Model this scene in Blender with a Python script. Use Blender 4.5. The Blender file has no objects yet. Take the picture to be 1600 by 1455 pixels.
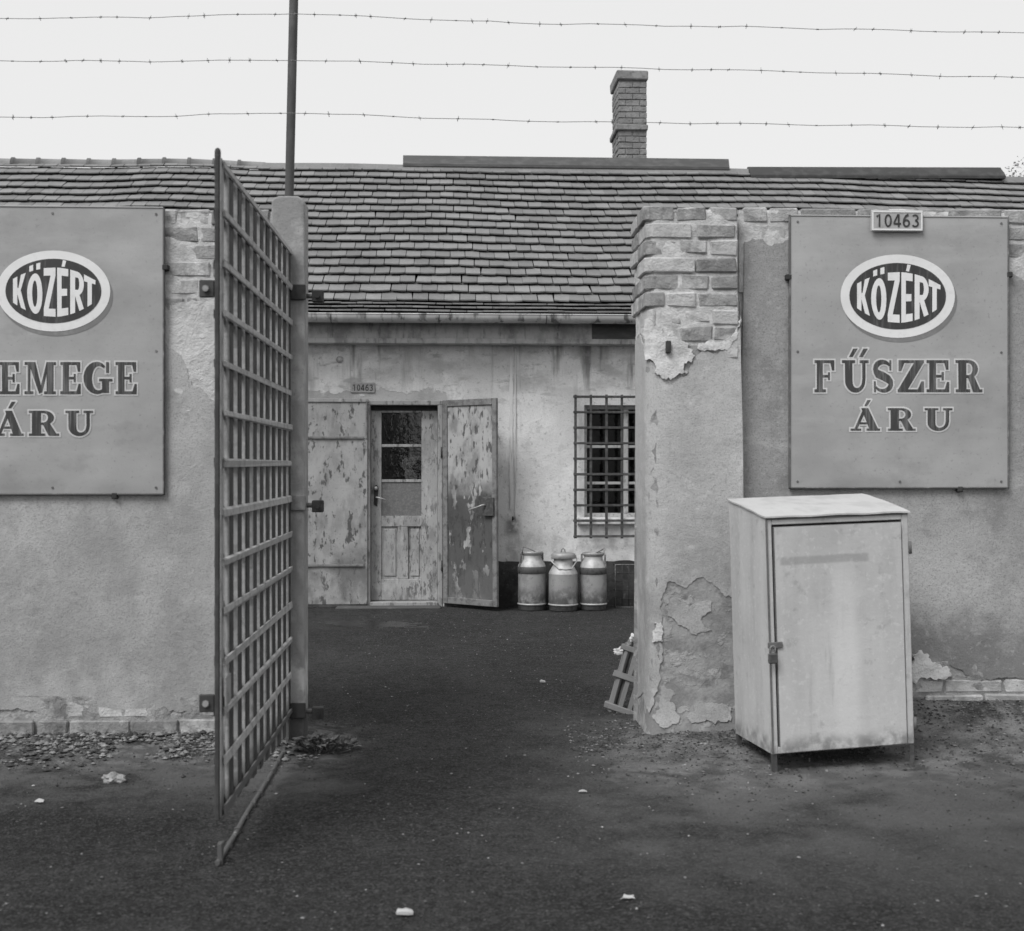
import bpy, bmesh, math, random
from mathutils import Vector, Matrix, noise
from mathutils.geometry import delaunay_2d_cdt
random.seed(7)
RAD = math.radians
# ------------------------------------------------------------------ camera
F, CX, CY, H = 2000.0, 800.0, 727.5, 1.33          # focal length and centre in photo pixels, eye height
TH = math.atan(90.0 / F); C0, S0 = math.cos(TH), math.sin(TH)
sc = bpy.context.scene
col = sc.collection
cam = bpy.data.cameras.new('camera'); camo = bpy.data.objects.new('camera', cam); col.objects.link(camo)
cam.sensor_width = 36; cam.lens = 36 * F / 1600; cam.clip_start = .05; cam.clip_end = 900
camo.location = (0, 0, H); camo.rotation_euler = (RAD(90), 0, -TH)
cam.dof.use_dof = True; cam.dof.focus_distance = 8.6; cam.dof.aperture_fstop = 4.0
sc.camera = camo
# ------------------------------------------------------------------ sky, sun, exposure
w = bpy.data.worlds.new('World'); sc.world = w; w.use_nodes = True
nt = w.node_tree; bg = nt.nodes['Background']
sky = nt.nodes.new('ShaderNodeTexSky'); sky.sky_type = 'NISHITA'; sky.sun_disc = False
SUN_EL, SUN_AZ = RAD(50), RAD(-138)                   # azimuth measured from +y, clockwise seen from above
sky.sun_elevation = SUN_EL; sky.sun_rotation = SUN_AZ
bw = nt.nodes.new('ShaderNodeRGBToBW'); nt.links.new(sky.outputs[0], bw.inputs[0])
mx = nt.nodes.new('ShaderNodeMix'); mx.data_type = 'FLOAT'; mx.inputs[0].default_value = .9
nt.links.new(bw.outputs[0], mx.inputs[2]); mx.inputs[3].default_value = 4.9   # even cloud layer
nt.links.new(mx.outputs[0], bg.inputs[0]); bg.inputs[1].default_value = .1
sun = bpy.data.lights.new('sun', 'SUN'); sun.energy = 1.5; sun.angle = RAD(28); sun.color = (1, 1, 1)
suno = bpy.data.objects.new('sun', sun); col.objects.link(suno)
sd = Vector((math.sin(SUN_AZ) * math.cos(SUN_EL), math.cos(SUN_AZ) * math.cos(SUN_EL), math.sin(SUN_EL)))
suno.rotation_euler = (-sd).to_track_quat('-Z', 'Y').to_euler(); suno.location = (-6, -4, 12)
vs = sc.view_settings; vs.view_transform = 'Standard'; vs.look = 'None'; vs.exposure = .84; vs.gamma = 1
sc.cycles.max_bounces = 6

# ------------------------------------------------------------------ pixel helpers
def onY(px, py, Y):
    u = (px - CX) / F; v = (CY - py) / F; t = Y / (C0 - u * S0)
    return t * (u * C0 + S0), H + t * v
def onG(px, py, z=0.0):
    u = (px - CX) / F; v = (CY - py) / F; t = (z - H) / v
    return t * (u * C0 + S0), t * (C0 - u * S0)
def atD(px, py, d):
    u = (px - CX) / F; v = (CY - py) / F
    return Vector((d * (u * C0 + S0), d * (C0 - u * S0), H + d * v))
YL, YP, YR, YF = 6.20, 6.20, 6.28, 12.10              # left wall, gate pier, right wall, shop facade
NZ = lambda x, y=0, z=0: noise.noise(Vector((x, y, z)))

# ------------------------------------------------------------------ materials
MATS = {}
def M(name, base, layers=(), rough=.85, bump=((60, .25, .004),), metal=0, rand=0.0, spec=.3, coord='pos', isl=False):
    """grey procedural material: base value, then layers of noise masks; bump = (scale, strength, distance)"""
    m = bpy.data.materials.new(name); m.use_nodes = True; MATS[name] = m
    n = m.node_tree.nodes; l = m.node_tree.links; p = n['Principled BSDF']
    if coord == 'pos':
        g = n.new('ShaderNodeNewGeometry'); pos = g.outputs['Position']
    else:
        g = n.new('ShaderNodeTexCoord'); pos = g.outputs['Object']
    sep = n.new('ShaderNodeSeparateXYZ'); l.new(pos, sep.inputs[0])
    def math_(op, a, b, clamp=False):
        q = n.new('ShaderNodeMath'); q.operation = op; q.use_clamp = clamp
        for i, k in enumerate((a, b)):
            if hasattr(k, 'is_linked'): l.new(k, q.inputs[i])
            else: q.inputs[i].default_value = k
        return q.outputs[0]
    def noise_(scv, det=6, rgh=.6, seed=0.0, dist=0.0):
        mp = n.new('ShaderNodeMapping'); l.new(pos, mp.inputs[0])
        if not isinstance(scv, tuple): scv = (scv,) * 3
        mp.inputs['Scale'].default_value = scv; mp.inputs['Location'].default_value = (seed * 3.7, seed * 1.3, seed * 2.1)
        t = n.new('ShaderNodeTexNoise'); t.inputs['Scale'].default_value = 1; t.inputs['Detail'].default_value = det
        t.inputs['Roughness'].default_value = rgh; t.inputs['Distortion'].default_value = dist
        l.new(mp.outputs[0], t.inputs[0]); return t.outputs[0]
    def ramp(x, lo, hi):
        q = n.new('ShaderNodeMapRange'); q.interpolation_type = 'SMOOTHSTEP'
        q.inputs[1].default_value = lo; q.inputs[2].default_value = hi; l.new(x, q.inputs[0]); return q.outputs[0]
    val = n.new('ShaderNodeValue'); val.outputs[0].default_value = base; cur = val.outputs[0]
    hgt = None
    for i, L in enumerate(layers):
        mk = None
        if 'sc' in L:
            mk = ramp(noise_(L['sc'], L.get('d', 6), L.get('r', .6), L.get('seed', i + 1), L.get('dist', 0)), L.get('lo', .4), L.get('hi', .65))
        for ax, key in ((0, 'x'), (1, 'y'), (2, 'z')):
            if key in L:
                lo, hi, fade = L[key]
                c = sep.outputs[ax]
                if L.get('wob', 0):
                    wn = noise_(L.get('wsc', 5), 5, .6, i + 11)
                    c = math_('ADD', c, math_('MULTIPLY', math_('SUBTRACT', wn, .5), L['wob'] * 2))
                a = ramp(c, lo - fade / 2, lo + fade / 2); b = ramp(c, hi + fade / 2, hi - fade / 2)
                ab = math_('MULTIPLY', a, b)
                mk = ab if mk is None else math_('MULTIPLY', mk, ab)
        if mk is None: mk = val.outputs[0]
        f = math_('MULTIPLY', mk, L.get('s', 1.0))
        mixn = n.new('ShaderNodeMix'); mixn.data_type = 'FLOAT'
        l.new(f, mixn.inputs[0]); l.new(cur, mixn.inputs[2]); mixn.inputs[3].default_value = L['g']
        cur = mixn.outputs[0]
        if 'h' in L:
            hh = math_('MULTIPLY', mk, L['h']); hgt = hh if hgt is None else math_('ADD', hgt, hh)
    if rand:
        oi = n.new('ShaderNodeNewGeometry') if isl else n.new('ShaderNodeObjectInfo'); ob = n.new('ShaderNodeObjectInfo')
        rv = math_('FRACT', math_('ADD', oi.outputs['Random Per Island'], ob.outputs['Random']), 0) if isl else oi.outputs['Random']
        q = math_('ADD', math_('MULTIPLY', math_('SUBTRACT', rv, .5), 2 * rand), 1.0)
        cur = math_('MULTIPLY', cur, q)
    cb = n.new('ShaderNodeCombineColor'); l.new(cur, cb.inputs[0]); l.new(cur, cb.inputs[1]); l.new(cur, cb.inputs[2])
    l.new(cb.outputs[0], p.inputs['Base Color'])
    p.inputs['Metallic'].default_value = metal; p.inputs['Specular IOR Level'].default_value = spec
    rn = noise_(7.0, 3); rr = n.new('ShaderNodeMapRange'); l.new(rn, rr.inputs[0])
    rr.inputs[3].default_value = max(.02, rough - .12); rr.inputs[4].default_value = min(1, rough + .12)
    l.new(rr.outputs[0], p.inputs['Roughness'])
    prev = None
    if hgt is not None:
        b = n.new('ShaderNodeBump'); b.inputs['Strength'].default_value = .8; b.inputs['Distance'].default_value = 1.0
        l.new(hgt, b.inputs['Height']); prev = b
    for (s, st, dd) in bump:
        b = n.new('ShaderNodeBump'); b.inputs['Strength'].default_value = st; b.inputs['Distance'].default_value = dd
        l.new(noise_(s, 8, .65, 3), b.inputs['Height'])
        if prev: l.new(prev.outputs[0], b.inputs['Normal'])
        prev = b
    if prev: l.new(prev.outputs[0], p.inputs['Normal'])
    return m

gv = lambda px, py, Y: onY(px, py, Y)
GRIT = dict(sc=90, g=.2, lo=.5, hi=.75, s=.25)
m_plasterL = M('plaster_street_left', .45, [dict(sc=(1.6, 1.6, 1.1), g=.32, lo=.42, hi=.64, s=.8), dict(sc=(5, 5, 4), g=.3, lo=.54, hi=.66, s=.5, seed=91), dict(sc=(2.5, 2.5, 6), g=.56, lo=.56, hi=.68, s=.5, seed=92), dict(sc=9, g=.54, lo=.52, hi=.72, s=.45),
    dict(sc=(3, 3, 2), g=.27, z=(-.3, .62, .5), wob=.2, s=.75, lo=.35, hi=.6), dict(sc=120, g=.2, lo=.5, hi=.66, s=.5), dict(sc=34, g=.52, lo=.54, hi=.7, s=.25), dict(sc=18, g=.33, lo=.53, hi=.7, s=.35), dict(sc=(3, 3, .9), g=.29, lo=.55, hi=.7, s=.6),
    dict(sc=(30, 30, 2.2), g=.2, lo=.58, hi=.72, s=.55, z=(.35, .95, .3), x=(-1.75, -1.5, .12))], rough=.95, bump=((9, .25, .02), (16, .35, .012), (60, .4, .006), (160, .6, .004)))
m_plasterP = M('plaster_pier', .45, [dict(sc=(4, 4, 3), g=.25, lo=.42, hi=.62, z=(-.2, .95, .5), wob=.25, s=.65), dict(sc=(2, 2, 1.4), g=.36, lo=.42, hi=.66, s=.75), dict(sc=11, g=.58, lo=.52, hi=.7, s=.5), dict(sc=(5, 5, 9), g=.3, lo=.55, hi=.72, s=.5),
    dict(sc=120, g=.22, lo=.5, hi=.66, s=.5), dict(sc=30, g=.55, lo=.55, hi=.7, s=.25), dict(sc=(25, 25, 2), g=.3, lo=.55, hi=.75, s=.4)], rough=.95, bump=((10, .3, .02), (16, .35, .012), (60, .4, .006), (160, .6, .004)))
m_undercoat = M('plaster_undercoat', .24, [dict(sc=5, g=.36, lo=.45, hi=.6, s=.9), dict(sc=9, g=.4, lo=.54, hi=.58, s=.7, h=.002), dict(sc=14, g=.15, lo=.5, hi=.68, s=.7), dict(sc=60, g=.36, lo=.55, hi=.75, s=.4),
    dict(sc=8, g=.44, lo=.6, hi=.64, s=.7, h=.003)], rough=.95, bump=((12, .5, .02), (70, .6, .006)))
m_plasterR = M('plaster_street_right', .3, [dict(sc=(5, 5, 4), g=.2, lo=.54, hi=.66, s=.55, seed=91), dict(sc=(2.5, 2.5, 6), g=.42, lo=.56, hi=.68, s=.5, seed=92), dict(sc=(1.7, 1.7, 1.2), g=.38, lo=.42, hi=.66, s=.7), dict(sc=10, g=.22, lo=.5, hi=.7, s=.5),
    dict(sc=3, g=.46, lo=.35, hi=.6, z=(.5, .95, .3), wob=.25, s=.7), dict(sc=3.5, g=.17, z=(.05, .62, .25), wob=.2, s=.75, lo=.35, hi=.58), dict(sc=120, g=.14, lo=.5, hi=.66, s=.5),
    dict(sc=34, g=.46, lo=.54, hi=.7, s=.4)], rough=.95, bump=((9, .3, .02), (16, .35, .012), (60, .4, .006), (160, .6, .004)))
m_lime = M('lime_mortar', .62, [dict(sc=12, g=.42, lo=.45, hi=.68, s=.7), dict(sc=60, g=.35, lo=.55, hi=.75, s=.5)], rough=.95, bump=((25, .7, .02), (110, .6, .006)))
m_mortar = M('mortar', .58, [dict(sc=14, g=.4, lo=.42, hi=.66, s=.8), dict(sc=80, g=.55, lo=.55, hi=.75, s=.4)], rough=.95, bump=((30, .7, .02), (120, .6, .006)))
m_mortarb = M('mortar_dirty', .36, [dict(sc=9, g=.22, lo=.42, hi=.62, s=.85), dict(sc=26, g=.48, lo=.55, hi=.66, s=.6), dict(sc=60, g=.14, lo=.56, hi=.68, s=.6)], rough=.95, bump=((25, .8, .02), (110, .7, .006)))
m_brick = M('brick', .29, [dict(sc=6, g=.56, lo=.54, hi=.62, s=.6, seed=95), dict(sc=9, g=.44, lo=.45, hi=.66, s=.7), dict(sc=24, g=.14, lo=.5, hi=.7, s=.6), dict(sc=16, g=.52, lo=.57, hi=.7, s=.6), dict(sc=110, g=.12, lo=.55, hi=.75, s=.4)],
    rough=.93, bump=((22, .6, .02), (90, .7, .008)), rand=.35)
m_brickp = M('brick_limewashed', .5, [dict(sc=10, g=.34, lo=.45, hi=.66, s=.8), dict(sc=30, g=.55, lo=.52, hi=.7, s=.5)], rough=.93, bump=((22, .6, .02), (90, .7, .008)), rand=.2)
m_concrete = M('post_concrete', .27, [dict(sc=7, g=.4, lo=.5, hi=.68, s=.7), dict(sc=(14, 14, 4), g=.16, lo=.5, hi=.7, s=.6), dict(sc=90, g=.12, lo=.56, hi=.75, s=.5),
    dict(sc=9, g=.5, lo=.45, hi=.6, s=.8, z=(.2, .42, .08), wob=.05), dict(g=.05, z=(-.2, .15, .05), wob=.03, s=.85, sc=9, lo=.2, hi=.4)], rough=.93, bump=((25, .5, .01), (120, .6, .004)))
m_iron = M('dark_iron', .035, [dict(sc=20, g=.07, lo=.45, hi=.7, s=.7)], rough=.7, bump=((70, .5, .003),))
m_pole = M('pole_iron', .075, [dict(sc=(20, 20, 5), g=.13, lo=.45, hi=.7, s=.7)], rough=.75, bump=((70, .4, .003),))
m_gflat = M('gate_flat_iron', .36, [dict(sc=18, g=.22, lo=.45, hi=.66, s=.8), dict(sc=40, g=.08, lo=.58, hi=.7, s=.6), dict(g=.09, z=(-.2, .24, .1), wob=.05, sc=20, lo=.2, hi=.4)], rough=.75, bump=((80, .5, .003),))
m_wire = M('galvanised_wire', .2, rough=.6, bump=(), metal=.3)
m_gate = M('gate_iron', .27, [dict(sc=18, g=.15, lo=.45, hi=.66, s=.7), dict(sc=45, g=.36, lo=.52, hi=.7, s=.6), dict(g=.09, z=(-.2, .22, .1), wob=.05, sc=20, lo=.2, hi=.4)], rough=.75, bump=((80, .5, .003),))
m_gated = M('gate_stile_iron', .045, [dict(sc=18, g=.08, lo=.45, hi=.66, s=.7), dict(g=.08, z=(-.2, .13, .1), wob=.05, sc=20, lo=.2, hi=.4)], rough=.75, bump=((80, .5, .003),))
m_sign = M('sign_enamel', .36, [dict(sc=(5, 1, 8), g=.26, lo=.55, hi=.7, s=.5), dict(sc=60, g=.2, lo=.6, hi=.68, s=.5), dict(sc=(1.5, 1, 1.9), g=.27, lo=.42, hi=.66, s=.7), dict(sc=(1.2, 1, 7), g=.44, lo=.5, hi=.72, s=.4), dict(sc=26, g=.28, lo=.55, hi=.72, s=.3), dict(sc=(1, 1, 160), g=.3, lo=.6, hi=.72, s=.35)],
    rough=.5, bump=((5, .15, .02), (160, .2, .002)))
m_signedge = M('sign_edge', .12, [dict(sc=20, g=.3, lo=.5, hi=.7, s=.6)], rough=.7)
m_white = M('sign_white', .74, [dict(sc=30, g=.58, lo=.5, hi=.75, s=.5)], rough=.55, bump=())
m_black = M('sign_dark', .045, [dict(sc=(60, 1, 6), g=.11, lo=.5, hi=.7, s=.8)], rough=.5, bump=())
m_shade = M('sign_painted_shade', .19, [dict(sc=30, g=.24, lo=.45, hi=.7, s=.8)], rough=.5, bump=())
m_letter = M('sign_letter', .05, [dict(sc=(70, 1, 5), g=.16, lo=.45, hi=.68, s=.9)], rough=.5, bump=())
m_outl = M('sign_outline', .58, [dict(sc=40, g=.46, lo=.5, hi=.7, s=.6)], rough=.55, bump=())
m_plate = M('plate_enamel', .38, [dict(sc=24, g=.26, lo=.5, hi=.7, s=.7)], rough=.5, bump=((60, .3, .003),))
m_plated = M('plate_enamel_worn', .3, [dict(sc=30, g=.14, lo=.5, hi=.66, s=.8)], rough=.6, bump=((60, .3, .003),))
m_cab = M('cabinet_paint', .5, [dict(sc=(3, 3, 1.1), g=.4, lo=.42, hi=.66, s=.7), dict(sc=(3.5, 3.5, .3), g=.6, lo=.48, hi=.62, s=.4), dict(sc=(4, 4, .8), g=.38, lo=.5, hi=.66, s=.5, seed=21), dict(sc=(20, 20, 2.2), g=.27, lo=.58, hi=.75, s=.45), dict(sc=16, g=.3, lo=.58, hi=.7, s=.5, seed=33), dict(sc=45, g=.62, lo=.56, hi=.66, s=.4),
    dict(sc=14, g=.17, z=(-.2, .145, .07), wob=.05, lo=.35, hi=.6, s=.8), dict(sc=70, g=.3, lo=.62, hi=.74, s=.5), dict(sc=3, g=.68, lo=.2, hi=.4, z=(.1, .9, .3), x=(.29, .41, .07), s=.4, wob=.02), dict(sc=30, g=.22, lo=.25, hi=.5, z=(.905, .94, .012), x=(.06, .47, .02), s=.5, wob=.008)],
    rough=.6, bump=((6, .25, .02), (140, .25, .002)), coord='obj')
m_cabtop = M('cabinet_top_paint', .5, [dict(sc=8, g=.4, lo=.45, hi=.66, s=.7), dict(sc=50, g=.35, lo=.6, hi=.75, s=.5)], rough=.6, bump=((8, .3, .02),))
m_cabseam = M('cabinet_edge', .14, [dict(sc=25, g=.1, lo=.45, hi=.65, s=.8)], rough=.7)
m_ground = M('earth', .052, [dict(sc=(.55, .4, 1), g=.08, lo=.46, hi=.66, s=.6, seed=81), dict(sc=(1.6, .5, 1), g=.085, lo=.53, hi=.6, s=.5, seed=83, dist=.6), dict(sc=.7, g=.036, lo=.42, hi=.62, s=.8), dict(sc=2.2, g=.075, lo=.5, hi=.68, s=.6), dict(sc=6, g=.03, lo=.48, hi=.66, s=.5), dict(sc=(3, 9, 1), g=.085, lo=.55, hi=.72, s=.5),
    dict(sc=13, g=.03, lo=.5, hi=.62, s=.45, seed=44), dict(sc=26, g=.1, lo=.52, hi=.62, s=.55), dict(sc=34, g=.018, lo=.54, hi=.64, s=.65, seed=40), dict(sc=60, g=.15, lo=.57, hi=.65, s=.65), dict(sc=110, g=.015, lo=.5, hi=.6, s=.7, seed=50), dict(sc=95, g=.13, lo=.54, hi=.62, s=.6, seed=52),
    dict(sc=2.5, g=.19, y=(4.3, 6.6, 1.6), x=(.5, 12, 1.0), wob=.5, lo=.25, hi=.62, s=.75), dict(sc=7, g=.32, y=(5.3, 6.6, .7), x=(.75, 12, .6), wob=.35, lo=.4, hi=.62, s=.75), dict(sc=5, g=.18, y=(5.2, 6.5, .7), x=(-9, -.5, .3), wob=.3, lo=.3, hi=.6, s=.8),
    dict(sc=14, g=.3, y=(5.7, 6.5, .4), x=(-9, -.55, .3), wob=.2, lo=.46, hi=.62, s=.75), dict(sc=3, g=.12, y=(2.5, 5.6, 1.5), x=(1.6, 12, 1.0), wob=.5, lo=.3, hi=.6, s=.6)],
    rough=.92, bump=((6, .5, .03), (30, 1, .035), (90, 1, .016)), spec=.12)
m_pebble = M('pebble', .2, [dict(sc=30, g=.12, lo=.45, hi=.65, s=.7), dict(sc=14, g=.34, lo=.56, hi=.62, s=.7)], rough=.9, bump=())
m_pebd = M('soil_clod', .05, [dict(sc=8, g=.1, lo=.5, hi=.62, s=.8)], rough=.9, bump=())
m_chip = M('pale_chip', .42, [dict(sc=30, g=.45, lo=.5, hi=.7, s=.6)], rough=.8, bump=())
m_tile = M('roof_tile', .205, [dict(sc=2.2, g=.15, lo=.42, hi=.66, s=.6), dict(sc=(30, 30, 10), g=.26, lo=.5, hi=.7, s=.5), dict(sc=60, g=.1, lo=.56, hi=.74, s=.5)], rough=.88, bump=((50, .5, .006),), rand=.17, isl=True)
m_deck = M('roof_boarding', .03)
m_tinr = M('ridge_sheet_metal', .085, [dict(sc=(6, 6, 20), g=.13, lo=.45, hi=.65, s=.7)], rough=.6, metal=.2)
m_tind = M('ridge_tar_sheet', .045, [dict(sc=9, g=.075, lo=.45, hi=.65, s=.7)], rough=.7)
m_chim = M('chimney_brick', .21, [dict(sc=7, g=.3, lo=.45, hi=.65, s=.7), dict(sc=26, g=.1, lo=.5, hi=.68, s=.6), dict(sc=20, g=.38, lo=.6, hi=.7, s=.6)], rough=.93, bump=((25, .6, .02),))
m_gutter = M('gutter_zinc', .5, [dict(sc=(13, 13, 2), g=.08, lo=.53, hi=.64, s=.85), dict(sc=(5, 5, 2), g=.7, lo=.45, hi=.65, s=.5)], rough=.55, bump=((40, .2, .003),), metal=.1)
m_fascia = M('eaves_band', .5, [dict(sc=(5, 5, 4), g=.25, lo=.45, hi=.66, s=.8), dict(sc=(26, 26, 5), g=.12, lo=.52, hi=.7, s=.6), dict(sc=20, g=.55, lo=.55, hi=.7, s=.5)], rough=.9, bump=((40, .4, .006),))
xd, zd = onY(690, 628, YF)
xa, za = onY(470, 615, YF)
xn, zn = onY(800, 820, YF)
xs0, _ = onY(785, 600, YF); xs1, _ = onY(806, 600, YF)
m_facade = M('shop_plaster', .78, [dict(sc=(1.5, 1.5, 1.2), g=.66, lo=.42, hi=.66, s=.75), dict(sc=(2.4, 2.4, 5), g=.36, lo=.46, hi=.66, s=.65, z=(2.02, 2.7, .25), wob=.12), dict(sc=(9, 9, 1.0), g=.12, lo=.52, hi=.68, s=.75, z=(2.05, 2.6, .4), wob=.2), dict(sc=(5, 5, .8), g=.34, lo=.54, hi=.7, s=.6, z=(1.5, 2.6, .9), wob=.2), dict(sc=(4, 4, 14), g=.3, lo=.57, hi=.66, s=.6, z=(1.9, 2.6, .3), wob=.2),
    dict(sc=6, g=.3, lo=.2, hi=.4, z=(1.6, za + .02, .02), x=(-4, xd + .08, .05), wob=.14, wsc=6, s=.85, h=-.004),
    dict(sc=8, g=.13, lo=.3, hi=.5, z=(zn - .1, zn + .06, .1), x=(xn - .07, xn + .07, .08), wob=.03, s=.8),
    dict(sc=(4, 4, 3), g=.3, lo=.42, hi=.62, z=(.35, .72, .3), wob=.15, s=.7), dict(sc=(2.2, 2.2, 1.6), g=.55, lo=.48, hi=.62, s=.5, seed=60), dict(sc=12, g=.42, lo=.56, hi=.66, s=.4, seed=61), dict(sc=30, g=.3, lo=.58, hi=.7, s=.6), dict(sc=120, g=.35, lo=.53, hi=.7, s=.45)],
    rough=.93, bump=((10, .4, .02), (50, .5, .008), (180, .5, .003)))
m_chase = M('plaster_chase', .68, [dict(sc=(30, 30, 3), g=.4, lo=.5, hi=.68, s=.75)], rough=.93, bump=((40, .4, .008),))
m_plinth = M('tarred_plinth', .04, [dict(sc=6, g=.085, lo=.45, hi=.65, s=.8), dict(sc=20, g=.16, lo=.58, hi=.7, s=.6)], rough=.85, bump=((20, .6, .02),))
m_steel = M('steel_sheet_painted', .34, [dict(sc=(8, 8, 3), g=.15, lo=.5, hi=.68, s=.65), dict(sc=(7, 7, 4), g=.24, lo=.45, hi=.64, s=.75), dict(sc=(24, 24, 11), g=.06, lo=.56, hi=.63, s=.85), dict(sc=(4, 4, 3), g=.13, lo=.4, hi=.6, z=(-.1, .52, .25), wob=.2, s=.8), dict(sc=60, g=.1, lo=.62, hi=.7, s=.7)],
    rough=.6, bump=((9, .3, .02), (90, .4, .003)))
m_steel2 = M('steel_sheet_flaking', .39, [dict(sc=(7, 7, 4), g=.2, lo=.44, hi=.62, s=.85), dict(sc=(26, 26, 9), g=.06, lo=.55, hi=.6, s=.85, h=-.002), dict(sc=(9, 9, 5), g=.05, lo=.42, hi=.46, z=(.05, 1.12, .3), wob=.25, s=.88, h=-.002), dict(sc=(5, 5, 4), g=.07, lo=.3, hi=.42, z=(.78, 1.0, .2), wob=.1, s=.6), dict(sc=(4, 4, 4), g=.12, lo=.3, hi=.5, z=(-.1, .4, .25), wob=.12, s=.8)],
    rough=.65, bump=((9, .3, .02), (90, .4, .003)))
m_steelf = M('steel_frame', .2, [dict(sc=20, g=.1, lo=.45, hi=.62, s=.8), dict(sc=40, g=.36, lo=.55, hi=.7, s=.6)], rough=.65, bump=((60, .4, .003),))
m_wood = M('door_paint', .38, [dict(sc=(5, 5, 3), g=.2, lo=.45, hi=.62, s=.7, seed=71), dict(sc=(40, 40, 16), g=.08, lo=.56, hi=.62, s=.8), dict(sc=(28, 28, 7), g=.1, lo=.55, hi=.63, s=.8, h=-.001), dict(sc=(6, 6, 2), g=.36, lo=.45, hi=.65, s=.7), dict(sc=(12, 12, 5), g=.58, lo=.52, hi=.7, s=.5), dict(sc=60, g=.12, lo=.62, hi=.68, s=.7)], rough=.7, bump=((60, .4, .004),))
m_woodd = M('door_frame_paint', .32, [dict(sc=(28, 28, 9), g=.12, lo=.52, hi=.62, s=.8), dict(sc=(12, 12, 4), g=.52, lo=.52, hi=.7, s=.5)], rough=.75, bump=((60, .5, .004),))
m_board = M('pane_board', .15, [dict(sc=(60, 60, 60), g=.22, lo=.45, hi=.65, s=.7), dict(sc=(14, 14, 40), g=.11, lo=.5, hi=.7, s=.6)], rough=.8)
m_winwood = M('window_paint', .55, [dict(sc=30, g=.3, lo=.52, hi=.65, s=.8)], rough=.7)
m_grille = M('grille_iron', .06, [dict(sc=30, g=.12, lo=.45, hi=.65, s=.7)], rough=.75, bump=((90, .4, .003),))
m_alu = M('milk_can_metal', .36, [dict(sc=12, g=.22, lo=.45, hi=.65, s=.7), dict(sc=40, g=.12, lo=.58, hi=.72, s=.6), dict(sc=14, g=.07, z=(-.1, .17, .16), wob=.05, lo=.3, hi=.58, s=.85)], rough=.55, bump=((14, .3, .01), (120, .3, .002)), metal=.35, spec=.5)
m_alul = M('milk_can_bright', .45, [dict(sc=20, g=.3, lo=.45, hi=.65, s=.7)], rough=.55, metal=.3, spec=.4)
m_aluD = M('milk_can_band', .1, [dict(sc=25, g=.05, lo=.45, hi=.65, s=.7)], rough=.6, metal=.2)
m_crate = M('crate_wood', .22, [dict(sc=(25, 25, 6), g=.24, lo=.45, hi=.65, s=.8), dict(sc=60, g=.12, lo=.6, hi=.7, s=.6)], rough=.85, bump=((50, .5, .004),))
m_paper = M('paper', .6, [dict(sc=14, g=.4, lo=.5, hi=.7, s=.6)], rough=.8, bump=((20, .4, .01),))
m_leaf = M('weed_leaf', .11, [dict(sc=30, g=.26, lo=.5, hi=.65, s=.8)], rough=.6, bump=())
m_tree = M('tree_leaf', .09, [dict(sc=5, g=.05, lo=.45, hi=.62, s=.8), dict(sc=20, g=.15, lo=.5, hi=.66, s=.7)], rough=.6, bump=())
m_bark = M('bark', .07)
m_water = M('puddle_water', .012, (), rough=.3, bump=((3, .04, .01),), spec=.3)
m_inside = M('room_plaster', .1)
gm = bpy.data.materials.new('window_glass'); gm.use_nodes = True; MATS['glass'] = gm
_n = gm.node_tree.nodes; _l = gm.node_tree.links
for q in list(_n):
    if q.type == 'BSDF_PRINCIPLED': _n.remove(q)
_t = _n.new('ShaderNodeBsdfTransparent'); _t.inputs[0].default_value = (.55, .55, .55, 1)
_g = _n.new('ShaderNodeBsdfGlossy'); _g.inputs['Roughness'].default_value = .06; _g.inputs['Color'].default_value = (.9, .9, .9, 1)
_bn = _n.new('ShaderNodeTexNoise'); _bn.inputs['Scale'].default_value = 6
_bb = _n.new('ShaderNodeBump'); _bb.inputs['Strength'].default_value = .12; _bb.inputs['Distance'].default_value = .02
_l.new(_bn.outputs[0], _bb.inputs['Height']); _l.new(_bb.outputs[0], _g.inputs['Normal'])
_m = _n.new('ShaderNodeMixShader'); _m.inputs[0].default_value = .05
_l.new(_t.outputs[0], _m.inputs[1]); _l.new(_g.outputs[0], _m.inputs[2]); _l.new(_m.outputs[0], _n['Material Output'].inputs[0])
m_glass = gm

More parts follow.
